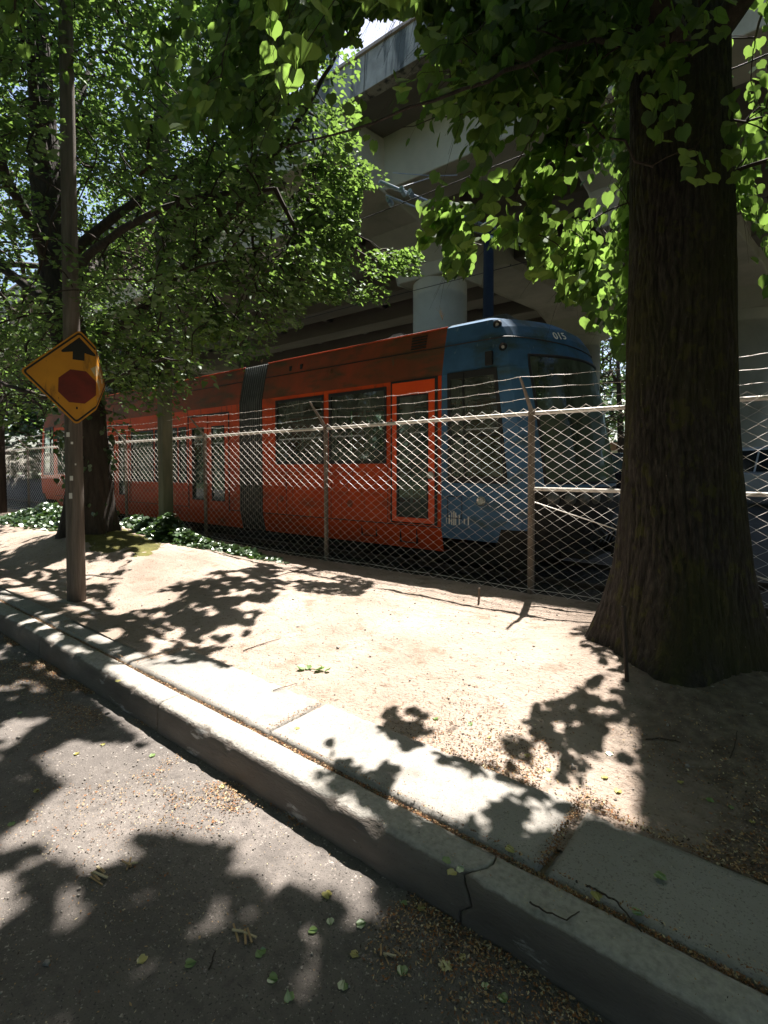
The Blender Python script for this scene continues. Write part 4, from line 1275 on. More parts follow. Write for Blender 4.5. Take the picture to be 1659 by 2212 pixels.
HEART_L = np.array([(0, 0, 0), (-.24, -.12, .02), (-.50, .06, .05), (-.60, .38, .06), (-.46, .72, .03), (-.12, .92, -.02), (0, 1.10, -.09)])
HN = len(HEART_L)
def leaf_batch(P, N, T, S, kind='heart'):
    """P points, N normals, T tip directions, S sizes -> vertex array and face loops; each leaf is two halves folded at the midrib"""
    n = len(P)
    N = N / (np.linalg.norm(N, axis=1, keepdims=True) + 1e-9)
    T = T - N * np.sum(T * N, 1, keepdims=True)
    T = T / (np.linalg.norm(T, axis=1, keepdims=True) + 1e-9)
    B = np.cross(T, N)
    if kind == 'heart':
        L = HEART_L; R = L * np.array([-1, 1, 1])
        V = np.vstack([L, R[1:HN - 1]])
        faces = [list(range(HN)), [0] + list(range(HN - 1, HN)) + list(range(2 * HN - 3, HN - 1, -1))]
    elif kind == 'far':
        V = np.array([(0, 0, 0), (-.45, .42, .10), (0, 1.1, -.08), (.45, .42, .10)])
        faces = [[0, 1, 2], [0, 2, 3]]
    else:
        V = np.array([(0, 0, 0), (-.40, .20, .09), (-.34, .62, .06), (0, 1.15, -.12), (.34, .62, .06), (.40, .20, .09)])
        faces = [[0, 1, 2, 3], [0, 3, 4, 5]]
    k = len(V)
    cup = RNG.uniform(.1, 1.5, (n, 1))
    bend = RNG.uniform(-.25, .10, (n, 1))
    asym = RNG.uniform(.85, 1.15, (n, 1))
    out = np.zeros((n, k, 3))
    for i, (a, b, c) in enumerate(V):
        aa = a * asym
        zz = c * cup + bend * b * b
        out[:, i, :] = P + S[:, None] * (B * aa + T * b + N * zz)
    loops = []; tot = []
    for f in faces: tot.append(len(f))
    fl = np.concatenate([np.array(f) for f in faces])
    L_ = (np.arange(n)[:, None] * k + fl[None, :]).ravel()
    totals = np.tile(np.array(tot), n)
    starts = np.concatenate([[0], np.cumsum(totals)[:-1]])
    return out.reshape(-1, 3), L_, starts, totals, k, V, faces

def unit(v):
    return v / (np.linalg.norm(v, axis=-1, keepdims=True) + 1e-9)

def make_crown(tree, bases, dirs, nleaf, twig_len, size, kind, mats, droop=.35, n_parts=300, leaf_filter=None, up=.55, hang=.5, outc=None, part_name='leaf', vis_map=None, petiole=.35, hanging=False):
    nb = len(bases)
    k = nleaf
    s = (np.arange(k) + .6) / k
    Pt, Nn, Tt, Sz, Tw = [], [], [], [], []
    L = twig_len * RNG.uniform(.7, 1.25, nb)
    side = unit(np.cross(dirs, np.array([0, 0, 1.0])) + RNG.normal(0, .15, (nb, 3)))
    for i in range(k):
        st = s[i] * L
        pos = bases + dirs * st[:, None] + np.array([0, 0, -1.0]) * (droop * st ** 2 / twig_len)[:, None]
        sg = 1 if i % 2 == 0 else -1
        off = side * sg * petiole * size + RNG.normal(0, .12, (nb, 3)) * size
        T = dirs * .7 + side * sg * .8 + np.array([0, 0, -hang]) + RNG.normal(0, .28, (nb, 3))
        N = np.array([0, 0, up]) + RNG.normal(0, .35, (nb, 3)) + dirs * .15
        if hanging:
            T = unit(dirs * .35 + side * sg * .45 + np.array([0, 0, -hang]) + RNG.normal(0, .30, (nb, 3)))
            N = np.array([0, 0, up]) + RNG.normal(0, .55, (nb, 3)) * np.array([1, 1, .3]) + np.array([.15, -.45, 0])
            N = unit(N - T * np.sum(T * N, 1, keepdims=True))
        Pt.append(pos + off); Nn.append(N); Tt.append(T)
        Sz.append(size * RNG.uniform(.65, 1.2, nb) * (1 - .35 * max(0, s[i] - .6)))
        Tw.append(np.arange(nb))
    P = np.concatenate(Pt); N = np.concatenate(Nn); T = np.concatenate(Tt); S = np.concatenate(Sz); W = np.concatenate(Tw)
    if leaf_filter is not None:
        ok = leaf_filter(P + unit(T) * (S * .5)[:, None])
        P, N, T, S, W = P[ok], N[ok], T[ok], S[ok], W[ok]
    # the 300 that show largest become parts of their own
    px, py, d = img(P)
    seen = (d > .4) & (px > 0) & (px < 1659) & (py > 0) & (py < 2212)
    score = np.where(seen, S / np.maximum(d, .3), 0)
    if n_parts:
        idx = np.argsort(-score)[:n_parts]
        idx = idx[score[idx] > 0]
    else:
        idx = np.array([], int)
    rest = np.ones(len(P), bool); rest[idx] = False
    v, lo, stt, tot, kk, V, faces = leaf_batch(P[rest], N[rest], T[rest], S[rest], kind)
    o = np_mesh('foliage', v, lo, stt, tot, mats, tree)
    o['kind'] = 'stuff'
    if len(idx):
        variants = []
        for q in range(5):
            me = bpy.data.meshes.new(part_name)
            cu = random.uniform(.5, 1.7); be = random.uniform(-.25, .1); a_ = random.uniform(.88, 1.12)
            me.from_pydata([(a * a_, b, c * cu + be * b * b) for a, b, c in V], [], faces)
            me.materials.append(mats[0]); me.update(); variants.append(me)
        off = np.array(world_loc(tree))
        for i in idx:
            n_ = N[i] / np.linalg.norm(N[i]); t_ = T[i] - n_ * np.dot(T[i], n_); t_ /= np.linalg.norm(t_); b_ = np.cross(t_, n_)
            lf = bpy.data.objects.new(part_name, random.choice(variants)); COL.objects.link(lf); lf.parent = tree
            m4 = Matrix(((b_[0] * S[i], t_[0] * S[i], n_[0] * S[i], P[i][0] - off[0]), (b_[1] * S[i], t_[1] * S[i], n_[1] * S[i], P[i][1] - off[1]), (b_[2] * S[i], t_[2] * S[i], n_[2] * S[i], P[i][2] - off[2]), (0, 0, 0, 1)))
            lf.matrix_local = m4
    used = np.zeros(nb, int); np.add.at(used, W, 1)
    return used, L

def make_branches(tree, root_nodes, bases, dirs, L, used, mat, name='branch', droop=.35, tl=.4, rmin=.0035, rk=.0042, twigs=True, sag=.0, dens=None, minused=2):
    """every living twig is joined to the nearest wood that lies closer to the trunk"""
    root = np.array(root_nodes)
    keep = np.where(used >= minused)[0]
    d0 = np.min(np.linalg.norm(bases[keep][:, None, :] - root[None, :, :], axis=2), axis=1) if len(keep) < 4000 else np.array([np.min(np.linalg.norm(root - b, axis=1)) for b in bases[keep]])
    keep = keep[np.argsort(d0)]
    nr = len(root)
    nodes = np.zeros((nr + len(keep), 3)); nodes[:nr] = root
    par = np.full(nr + len(keep), -1); cnt = np.zeros(nr + len(keep))
    cost = np.zeros(nr + len(keep))
    m = nr
    for b in keep:
        d = np.linalg.norm(nodes[:m] - bases[b], axis=1)
        j = int(np.argmin(d + .30 * cost[:m]))
        nodes[m] = bases[b]; par[m] = j; cost[m] = cost[j] + d[j]; m += 1
    for i in range(m - 1, nr - 1, -1):
        cnt[i] += 1
        if par[i] >= nr: cnt[par[i]] += cnt[i]
    vs = []; lo = []; base = 0; quads = []
    def seg(pts, rads, n):
        nonlocal base
        pts = np.array(pts)
        t = np.gradient(pts, axis=0); t = unit(t)
        ref = np.array([.31, .22, .92])
        e1 = unit(np.cross(t, ref)); e2 = np.cross(t, e1)
        an = np.arange(n) * 2 * math.pi / n
        ring = pts[:, None, :] + (e1[:, None, :] * np.cos(an)[None, :, None] + e2[:, None, :] * np.sin(an)[None, :, None]) * np.array(rads)[:, None, None]
        vs.append(ring.reshape(-1, 3))
        k = len(pts)
        for i in range(k - 1):
            a = base + i * n + np.arange(n); b = base + i * n + (np.arange(n) + 1) % n
            quads.append(np.stack([a, b, b + n, a + n], 1))
        base += k * n
    skip = np.zeros(m, bool)
    if dens is not None:
        mids = nodes[:m].copy(); mids[nr:] = (nodes[nr:m] + nodes[par[nr:m]]) / 2
        a_, b_, c_ = img(mids)
        gd_ = grid_density(dens, np.clip(a_, 0, 1658), np.clip(b_, 0, 2211))
        dl_ = np.zeros(m); dl_[nr:] = np.linalg.norm(nodes[nr:m] - nodes[par[nr:m]], axis=1)
        skip = (c_ > 0) & (a_ > 0) & (a_ < 1659) & (b_ > 0) & (b_ < 2212) & ((gd_ < .12) & (dl_ > .1) | (gd_ < .5) & (dl_ > .9))
        skip |= ~shade_ok(mids, 9) & (RNG.uniform(0, 1, m) < .85)
    for i in range(nr, m):
        p = nodes[par[i]]; q = nodes[i]
        r1 = rmin + rk * math.sqrt(cnt[i]); r0 = r1 * 1.15
        mid = (p + q) / 2; dl = np.linalg.norm(q - p)
        if skip[i]: continue
        mid = mid + np.array([RNG.normal(0, .05), RNG.normal(0, .05), .06]) * dl
        seg([p, p * .3 + mid * .7, q * .3 + mid * .7, q], [r0, (r0 + r1) / 2, (r0 + r1) / 2, r1], 5 if r1 > .015 else 4)
    if twigs:
        px_, py_, dd_ = img(bases)
        tg = np.ones(len(bases)) if dens is None else np.where((dd_ > 0) & (px_ > 0) & (px_ < 1659) & (py_ > 0) & (py_ < 2212), grid_density(dens, np.clip(px_, 0, 1658), np.clip(py_, 0, 2211)), 1)
        for b in keep:
            if tg[b] < .12: continue
            ll = L[b]
            pts = [bases[b] + dirs[b] * ll * t + np.array([0, 0, -1.0]) * droop * (ll * t) ** 2 / tl for t in (0, .4, .75, 1)]
            seg(pts, [rmin, rmin * .8, rmin * .6, rmin * .3], 3)
    v = np.vstack(vs); q = np.vstack(quads); n = len(q)
    o = np_mesh(name, v, q.ravel(), np.arange(n) * 4, np.full(n, 4), [mat], tree, smooth=True)
    o['kind'] = 'stuff'
    return o

def trunk_mesh(tree, path, radii, mat, ridges=26, amp=.035, name='trunk', nth=150, step=.03, flare=None, zflare=1.0, bulge=None, seed=1):
    path = [Vector(p) for p in path]
    ds = [0]
    for i in range(1, len(path)): ds.append(ds[-1] + (path[i] - path[i - 1]).length)
    n = int(ds[-1] / step)
    s = np.linspace(0, ds[-1], n)
    C = np.stack([np.interp(s, ds, [p[k] for p in path]) for k in range(3)], -1)
    R = np.interp(s, ds, radii)
    th = np.linspace(0, 2 * math.pi, nth + 1)
    S, TH = np.meshgrid(s, th, indexing='ij')
    RR = np.repeat(R[:, None], nth + 1, 1)
    cx, cy = np.cos(TH), np.sin(TH)
    RR = RR * (1 + .10 * (fbm(cx * 1.2 + 5, cy * 1.2 + 5, S * .8, seed=seed) - .5))
    if flare:
        w = np.exp(-S / zflare)
        lob = .5 + .5 * np.cos(TH * flare + 2.0 * vnoise(S * 0, S * 0 + seed) + 1.3 * np.sin(TH + seed))
        RR = RR * (1 + w * (.25 + .55 * lob ** 1.5))
    ws = TH + .35 * (fbm(cx * 2, cy * 2, S * 1.1, seed=seed + 3) - .5)
    rid = np.abs(((ws * ridges / (2 * math.pi) + 3.0 * fbm(cx * 4, cy * 4, S * 2.6, seed=seed + 5)) % 1.0) - .5) * 2
    fine = fbm(cx * 14, cy * 14, S * 6, seed=seed + 7, oct=3)
    RR = RR + amp * (-(1 - rid) ** 3 * .9 + .5 * (fine - .5))
    X = C[:, 0][:, None] + RR * cx; Y = C[:, 1][:, None] + RR * cy; Z = np.repeat(C[:, 2][:, None], nth + 1, 1)
    return grid_mesh(name, X, Y, Z, [mat], tree)

def limb(mb, pts, radii, n=12, wob=.05):
    P = [Vector(p) for p in pts]
    out = []; rs = []
    for i in range(len(P) - 1):
        for k in range(6):
            t = k / 6
            p0 = P[max(i - 1, 0)]; p1 = P[i]; p2 = P[i + 1]; p3 = P[min(i + 2, len(P) - 1)]
            q = .5 * ((2 * p1) + (p2 - p0) * t + (2 * p0 - 5 * p1 + 4 * p2 - p3) * t * t + (3 * p1 - p0 - 3 * p2 + p3) * t ** 3)
            out.append(q + Vector((random.gauss(0, wob), random.gauss(0, wob), random.gauss(0, wob))) * .3)
            rs.append(radii[i] * (1 - t) + radii[i + 1] * t)
    out.append(P[-1]); rs.append(radii[-1])
    mb.tube(out, rs, n)
    return out

# ---------------- the big linden on the right
T1 = Vector((-.60, 4.02, .36))
lin = thing('linden_tree', 'big dark linden with thick mossy trunk and drooping heart-shaped leaves, beside the cab end', 'tree', T1)
trunk_mesh(lin, [T1 + Vector((0, 0, -.25)), T1 + Vector((0, .0, .6)), T1 + Vector((-.02, .02, 1.6)), T1 + Vector((-.03, .03, 2.8)), T1 + Vector((-.06, .04, 4.2)), T1 + Vector((-.10, .1, 7.5)), T1 + Vector((-.1, .1, 9.5))],
           [.455, .375, .335, .318, .305, .23, .12], M['bark'], ridges=52, amp=.016, nth=220, step=.022, flare=5, zflare=.50, seed=11)
lm = MB(); roots = []
LIMBS = [
    [(-.6, 3.9, 4.4), (-1.0, 2.95, 4.0), (-1.55, 2.35, 3.62), (-2.32, 1.99, 3.5)],
    [(-.62, 3.9, 4.6), (-1.6, 3.0, 5.3), (-2.8, 2.0, 5.6), (-4.2, 1.4, 5.5)],
    [(-.6, 3.8, 4.3), (-.9, 2.5, 4.9), (-1.3, 1.1, 5.1), (-1.7, -.4, 4.9)],
    [(-.5, 4.0, 4.4), (.6, 3.2, 5.0), (1.8, 2.3, 5.2), (3.0, 1.6, 5.0)],
    [(-.6, 4.1, 5.0), (-1.8, 3.5, 6.2), (-3.2, 3.0, 6.9), (-4.6, 2.6, 7.2)],
    [(-.5, 4.1, 4.7), (.5, 4.8, 5.5), (1.6, 5.6, 5.9), (2.8, 6.2, 5.8)],
    [(-.6, 4.1, 6.0), (-1.2, 3.2, 7.2), (-2.1, 2.2, 8.1), (-3.2, 1.4, 8.6)],
    [(-.6, 4.1, 6.4), (-.2, 3.0, 7.6), (.4, 1.9, 8.4), (1.0, .6, 8.8)],
    [(-.6, 4.1, 5.6), (-2.0, 3.6, 6.8), (-3.8, 3.0, 7.4), (-5.4, 2.4, 7.4)],
    [(-.6, 4.0, 3.4), (-.9, 3.6, 3.75), (-1.4, 3.1, 3.95), (-2.0, 2.7, 3.85)],
]
for i, L_ in enumerate(LIMBS):
    lm = MB()
    r0 = {0: .020, 9: .012, 1: .04}.get(i, .085)
    o_ = limb(lm, L_, [r0, r0 * .66, r0 * .42, r0 * .2], 10)
    roots += [tuple(p) for p in o_[3:]]
    build('limb', lm, M['bark_far'], lin, smooth=True)
roots += [(-.6, 4.05, z) for z in (3.5, 4, 5, 6, 7, 8, 9)]

# twig bases: in the crown, tested for gaps
def sample_crown(c, rad, n, zmin, dens=None, seed=0, shell=.0, prob_out=1.0, filt=None, clump=(.36, .56), layer=1.1, fscale=1.0):
    out = []
    tot = 0
    while tot < n:
        u = RNG.uniform(-1, 1, (n * 4, 3))
        rr = np.linalg.norm(u, axis=1)
        u = u[(rr < 1) & (rr > shell)]
        P = np.array(c) + u * np.array(rad)
        P = P[P[:, 2] > zmin]
        # clumpy
        cl = fbm(P[:, 0] * .9, P[:, 1] * .9, P[:, 2] * layer, seed=seed, oct=2)
        P = P[RNG.uniform(0, 1, len(P)) < sstep(clump[0], clump[1], cl)]
        px, py, d = img(P)
        fr = (d > .3) & (px > -40) & (px < 1699) & (py > -30) & (py < 2212)
        p = np.full(len(P), prob_out)
        if dens is not None: p[fr] = grid_density(dens, px[fr], py[fr]) ** 1.3 * fscale
        ok = RNG.uniform(0, 1, len(P)) < p
        if filt is not None: ok &= filt(P, px, py, d)
        P = P[ok]
        out.append(P); tot += len(P)
        if len(out) > 60: break
    return np.concatenate(out)[:n]

def near_filt(P, px, py, d):
    ok = (d < -.2) | (d > np.where((px > 600) & (px < 950) & (py < 260), 1.7, 2.9)) | (np.abs(px - 830) > 1600) | (py < -120)
    ok &= np.linalg.norm(P - np.array([0, 0, 1.65]), axis=1) > 1.7
    tr_ = (px > 1325) & (px < 1625) & (d < 3.9) & (d > 0) & (py > 150)
    ok &= ~(tr_ & ~((px > 1480) & (py < 380)))
    d2 = np.hypot(P[:, 0] + .6, P[:, 1] - 4.05); ok &= d2 > .45
    ok &= ~((d > 3.0) & (px > 1605) & (py > 640) & (py < 1100))
    return ok & shade_ok(P)
def near_leaf(P):
    px, py, d = img(P)
    fr = (d > .3) & (px > 0) & (px < 1659) & (py > 0) & (py < 2212)
    dn = grid_density(NEAR, px, py)
    ok = ~(fr & (dn == 0)) 
    ok &= ~((d > 0) & (d < np.where((px > 560) & (px < 960) & (py < 280), 1.6, 2.7)) & (px > -200) & (px < 1860) & (py > -150))
    tr_ = (px > 1335) & (px < 1610) & (d < 3.9) & (d > 0) & (py > 330)
    ok &= ~(tr_ & ~((px > 1470) & (py < 420)))
    return ok & shade_ok(P)

nb1 = sample_crown((-1.1, 3.1, 5.3), (5.6, 5.2, 3.9), 3300, 2.6, NEAR, seed=61, filt=near_filt, fscale=.42)
# the low hanging fringe in front and to the left of the trunk
nb2 = sample_crown((-1.9, 3.7, 3.6), (2.6, 1.9, 1.25), 260, 2.35, NEAR, seed=62, filt=near_filt)
nb3 = sample_crown((-1.3, 1.9, 3.3), (1.6, 1.0, .7), 40, 2.6, NEAR, seed=63, filt=near_filt)
nb4 = sample_crown((.2, 3.3, 3.9), (1.6, 1.6, 1.2), 120, 2.8, NEAR, seed=64, filt=near_filt)
def shade_over(poly, n, h0, h1, filt, dens, grd=.2):
    """boughs whose shade falls on a stretch of ground that the photograph shows shaded"""
    xs_ = [p[0] for p in poly]; ys_ = [p[1] for p in poly]
    G = []
    while len(G) < n * 30:
        a, b = random.uniform(min(xs_), max(xs_)), random.uniform(min(ys_), max(ys_))
        if in_poly(np.array([a]), np.array([b]), poly)[0]: G.append(tuple(px_ground(a, b, grd)))
    G = np.array(G); t = RNG.uniform(h0, h1, len(G)) / SUN.z
    # even spread on the ground, not on the picture
    w = np.maximum(img(G)[2], .1) ** 3; w /= w.sum()
    P = (G + t[:, None] * np.array(SUN))[RNG.choice(len(G), len(G), replace=False, p=w)]
    px, py, d = img(P)
    fr = (d > .3) & (px > -40) & (px < 1699) & (py > -30) & (py < 2212)
    pr = np.ones(len(P)); pr[fr] = grid_density(dens, px[fr], py[fr]) * (.35 if h1 > 4 else 1.0)
    ok = (RNG.uniform(0, 1, len(P)) < pr) & filt(P, px, py, d)
    return P[ok][:n]
nb5 = shade_over([(760, 1800), (1240, 1740), (1659, 1500), (1659, 2300), (300, 2300), (600, 2060)], 1500, 3.6, 8.0, near_filt, NEAR)
nb6 = shade_over([(0, 1700), (200, 1860), (520, 1960), (700, 1990), (760, 2300), (-700, 2300), (-500, 1650)], 1400, 4.2, 8.0, near_filt, NEAR, 0)
nb7 = shade_over([(825, 1490), (975, 1490), (955, 1640), (840, 1640)], 44, 2.5, 3.3, near_filt, NEAR, .3)
nb8 = shade_over([(1050, 1560), (1190, 1515), (1340, 1490), (1350, 1640), (1230, 1720), (1000, 1720)], 110, 2.5, 3.3, near_filt, NEAR, .3)
nb9 = shade_over([(690, 1650), (820, 1700), (1150, 1760), (1240, 1860), (900, 1800), (740, 1740)], 90, 2.7, 3.7, near_filt, NEAR, .2)
nb5b = shade_over([(0, 1500), (1659, 1500), (1659, 2600), (0, 2600)], 1800, 5.0, 8.6, near_filt, NEAR, .1)
bases = np.vstack([nb1, nb2, nb3, nb4, nb5, nb6, nb7, nb8, nb9, nb5b])
cvec = bases - np.array([-.6, 4.05, 0]); cvec[:, 2] = 0
dirs = unit(unit(cvec) * .8 + RNG.normal(0, .35, bases.shape) + np.array([0, 0, -.35]))
used, L1 = make_crown(lin, bases, dirs, 11, .42, .086, 'heart', [M['leaf_near']], droop=.7, leaf_filter=near_leaf, up=.7, hang=.75, hanging=True)
make_branches(lin, roots, bases, dirs, L1, used, M['twig'], droop=.7, tl=.42, rmin=.002, rk=.0014, dens=NEAR, minused=6)

# ---------------- the tree on the left
T2 = Vector((-9.25, 3.62, .45))
lt = thing('street_tree', 'leafy tree with dark leaning trunk rising behind the yellow sign pole', 'tree', T2)
trunk_mesh(lt, [T2 + Vector((0, 0, -.25)), T2 + Vector((.05, 0, 1.0)), T2 + Vector((-.05, 0, 2.2)), T2 + Vector((-.7, -.1, 4.0)), T2 + Vector((-1.1, -.2, 6.5)), T2 + Vector((-1.3, -.2, 10))],
           [.40, .33, .29, .28, .24, .10], M['bark_far'], ridges=24, amp=.02, nth=90, step=.05, flare=4, zflare=.45, seed=31)
roots2 = [(-9.3, 3.6, 2.5), (-9.95, 3.5, 4.5), (-10.2, 3.45, 5.8), (-10.4, 3.4, 7.2), (-10.5, 3.4, 9)]
L2S = [
    [(-9.8, 3.5, 3.6), (-8.6, 3.9, 4.0), (-7.0, 4.4, 5.0), (-5.6, 4.8, 6.2), (-4.8, 5.0, 7.1)],
    [(-9.8, 3.5, 3.9), (-8.9, 3.3, 4.6), (-7.6, 3.2, 4.8), (-6.0, 3.4, 4.9), (-4.6, 3.8, 4.8)],
    [(-10.1, 3.5, 5.2), (-9.0, 4.3, 6.2), (-7.5, 5.0, 7.0), (-6.0, 5.3, 7.6)],
    [(-10.1, 3.5, 5.0), (-9.3, 2.6, 6.0), (-8.3, 1.8, 6.8), (-7.2, 1.2, 7.2)],
    [(-10.0, 3.5, 4.4), (-11.2, 2.9, 5.3), (-12.6, 2.4, 5.9), (-14, 2.0, 6.2)],
    [(-10.1, 3.5, 4.8), (-11.3, 4.6, 5.8), (-12.6, 5.4, 6.6), (-14, 6.0, 7.0)],
    [(-10.3, 3.5, 6.6), (-9.5, 3.0, 7.8), (-8.4, 2.7, 8.9), (-7.2, 2.6, 9.6)],
    [(-10.3, 3.5, 6.9), (-10.9, 4.1, 8.4), (-11.4, 4.6, 9.8), (-11.8, 5, 11)],
    [(-9.5, 3.6, 2.9), (-8.7, 3.8, 3.1), (-7.9, 4.1, 3.35), (-7.0, 4.3, 3.3)],
    [(-9.5, 3.6, 2.7), (-10.3, 3.0, 3.0), (-11.2, 2.7, 3.2), (-12.4, 2.5, 3.1)],
]
for i, L_ in enumerate(L2S):
    lm = MB(); r0 = .095 if i < 8 else .05
    o_ = limb(lm, L_, [r0] + [r0 * (1 - .8 * (k + 1) / (len(L_) - 1)) for k in range(len(L_) - 1)], 8)
    roots2 += [tuple(p) for p in o_[3:]]
    build('limb', lm, M['bark_far'], lt, smooth=True)

def left_filt(P, px, py, d):
    G, gx, gy, gd = sun_hits(P)
    ok = shade_ok(P) & (d > 4.6)
    # keep clear of the tram's own space and the overpass
    ok &= ~((P[:, 1] > 5.8) & (P[:, 2] < 4.0))
    return ok
def left_leaf(P):
    px, py, d = img(P)
    fr = (d > .3) & (px > 0) & (px < 1659) & (py > 0) & (py < 2212)
    dn = grid_density(LEFT, px, py)
    # ragged lower-right edge that follows the hanging sprays
    ok = ~(fr & (dn == 0)) & (~((P[:, 1] > 5.7) & (P[:, 2] < 4.0)))
    # keep the sign clear
    ok &= ~((px > 50) & (px < 225) & (py > 705) & (py < 925) & (d < 6.3))
    return ok & shade_ok(P)
lb1 = sample_crown((-8.6, 4.2, 6.2), (5.6, 3.9, 4.9), 5400, 2.1, LEFT, seed=71, filt=left_filt, prob_out=.7, clump=(.44, .56), layer=2.2)
lb2 = sample_crown((-5.6, 4.6, 4.8), (2.6, 1.5, 2.4), 1100, 2.6, LEFT, seed=72, filt=left_filt, clump=(.42, .55), layer=2.6)
lb3 = sample_crown((-7.6, 3.9, 3.4), (2.2, 1.1, 1.3), 500, 2.1, LEFT, seed=73, filt=left_filt)
lb4 = sample_crown((-11.0, 5.2, 9.8), (4.8, 3.9, 3.4), 4200, 6.0, None, seed=74, prob_out=1.0, filt=left_filt)  # unseen upper boughs added to shade the left crown
lb5 = sample_crown((-4.9, 5.95, 4.9), (2.0, .6, 1.6), 300, 3.9, LEFT, seed=76, filt=left_filt, clump=(.38, .50), layer=2.6)
bases = np.vstack([lb1, lb2, lb3, lb4, lb5])
cvec = bases - np.array([-9.8, 3.55, 0]); cvec[:, 2] = 0
dirs = unit(unit(cvec) * .9 + RNG.normal(0, .25, bases.shape) + np.array([0, 0, -.15]))
used, L1 = make_crown(lt, bases, dirs, 14, .48, .078, 'small', [M['leaf_left']], droop=.45, leaf_filter=left_leaf, up=.9, hang=.35)
make_branches(lt, roots2, bases, dirs, L1, used, M['twig'], droop=.45, tl=.48, rmin=.0025, rk=.0024, twigs=False, dens=LEFT, minused=4)

# a loose skirt of ivy leaves round the left trunk
tz = RNG.uniform(.5, 2.9, 420); ta = RNG.uniform(0, 6.28, 420)
tx_ = np.interp(tz, [.5, 1.5, 2.65, 4.4], [-9.25, -9.2, -9.3, -9.95])
P = np.stack([tx_ + np.cos(ta) * (.36 + RNG.uniform(0, .1, 420)), 3.6 + np.sin(ta) * (.36 + RNG.uniform(0, .1, 420)), tz], -1)
N = np.stack([np.cos(ta), np.sin(ta), RNG.uniform(0, .8, 420)], -1); T = np.stack([RNG.normal(0, .4, 420), RNG.normal(0, .4, 420), -np.ones(420)], -1)
P = P[(fbm(P[:, 0] * 3, P[:, 1] * 3, P[:, 2] * 2, seed=81) > .45)]
v, lo, stt, tot, *_ = leaf_batch(P, N[:len(P)], T[:len(P)], RNG.uniform(.05, .09, len(P)), 'heart')
iv = np_mesh('climbing_ivy', v, lo, stt, tot, [M['ivy']]); tag(iv, 'dark ivy leaves climbing the trunk of the left tree', 'ivy', kind='stuff')

# ---------------- trees farther back
def far_tree(name, label, loc, h, rad, zlow, n, size, seed, trunk_r=.2, group=None, lean=(0, 0), kind='far', mat=None, ntw=10):
    t = thing(name, label, 'tree', loc, group)
    L0 = Vector(loc)
    mb = MB(); mb.tube([L0 + Vector((0, 0, -.2)), L0 + Vector((lean[0] * .3, lean[1] * .3, h * .3)), L0 + Vector((lean[0], lean[1], h * .9))], [trunk_r * 1.2, trunk_r, trunk_r * .25], 12)
    build('trunk', mb, M['bark_far'], t, smooth=True)
    c = (L0.x + lean[0] * .7, L0.y + lean[1] * .7, L0.z + (h + zlow) / 2)
    B = []
    rng = np.random.default_rng(seed)
    u = rng.uniform(-1, 1, (n * 6, 3)); rr = np.linalg.norm(u, axis=1); u = u[(rr < 1) & (rr > .35)]
    P = np.array(c) + u * np.array([rad, rad, (h - zlow) / 2])
    cl = fbm(P[:, 0] * .55, P[:, 1] * .55, P[:, 2] * .8, seed=seed, oct=2)
    P = P[cl > .5][:n]
    cv = P - np.array([c[0], c[1], 0]); cv[:, 2] = 0
    D = unit(unit(cv) + rng.normal(0, .3, P.shape) + np.array([0, 0, -.1]))
    used, L1 = make_crown(t, P, D, ntw, .9, size, kind, [mat or M['leaf_far']], droop=.4, n_parts=0, up=.9, hang=.3, petiole=1.2)
    rts = [tuple(L0 + Vector((lean[0] * s_, lean[1] * s_, h * s_))) for s_ in np.linspace(.3, .88, 8)]
    sel = np.arange(0, len(P), max(1, len(P) // 260))
    make_branches(t, rts, P[sel], D[sel], L1[sel], used[sel] + 2, M['twig'], twigs=False, rmin=.012, rk=.012)
    return t
far_tree('row_tree', 'next street tree up the road, mostly behind the leaning dark trunk', (-17.5, 4.4, .35), 11, 4.6, 2.4, 900, .10, 101, .25, mat=M['leaf_left'])
far_tree('yard_tree', 'bushy tree seen low at the left edge behind the fence', (-30, 12.5, .1), 9, 6.0, .8, 700, .17, 102, .3)
far_tree('tall_tree', 'tall tree closing the sky above the far end of the tram', (-25.5, 1.4, .3), 14, 5.5, 3.0, 900, .14, 103, .3, mat=M['leaf_left'])
BGT = [(-12.5, 38, 15, 4.6, 1.2), (-8.6, 35.5, 13, 3.6, 2.6), (-5.2, 40, 15, 4.5, 1.5), (-1.6, 36, 14, 4.2, 1.5), (2.6, 39, 15, 4.8, 1.2), (7.5, 37, 14, 4.5, 1.2), (-17.5, 37, 14, 5, 1.0), (-24, 38, 14, 5.5, 1.0), (-34, 39, 15, 6.5, .8)]
BLAB = ['slender dark-trunked tree beyond the overpass, seen right of the tram nose', 'nearer sunlit tree beyond the overpass, right of the tram nose and above the white wall', 'broad tree beyond the overpass, half hidden by the big trunk', 'background tree hidden mostly behind the big linden trunk', 'background tree showing as a sliver at the right edge', 'background tree beyond the right edge column', 'background tree behind the round overpass column', 'dark background tree beyond the yard under the overpass', 'dark background tree at the far left end of the yard']
for i, (x, y, h, r_, zl) in enumerate(BGT):
    far_tree('background_tree', BLAB[i], (x, y, .1), h, r_, zl, 420, .22, 110 + i, .2, group='trees beyond the overpass', lean=(random.uniform(-.8, .8), 0))
for (x, y, lab) in ((-6.5, -5.2, 'unseen tree added across the road, opposite the tram'), (1.0, -5.5, 'unseen tree added across the road behind the viewer'), (-14, -5.5, 'unseen tree added across the road, farther along'), (8.5, -4.5, 'unseen tree added across the road to the right of the viewer')):  # trees out of view, added to block sky light and deepen the shade
    far_tree('street_tree', lab, (x, y, 0), 11, 5.6, 2.6, 1700, .24, 140 + int(abs(x)), .25, group='unseen trees added to block sky light')
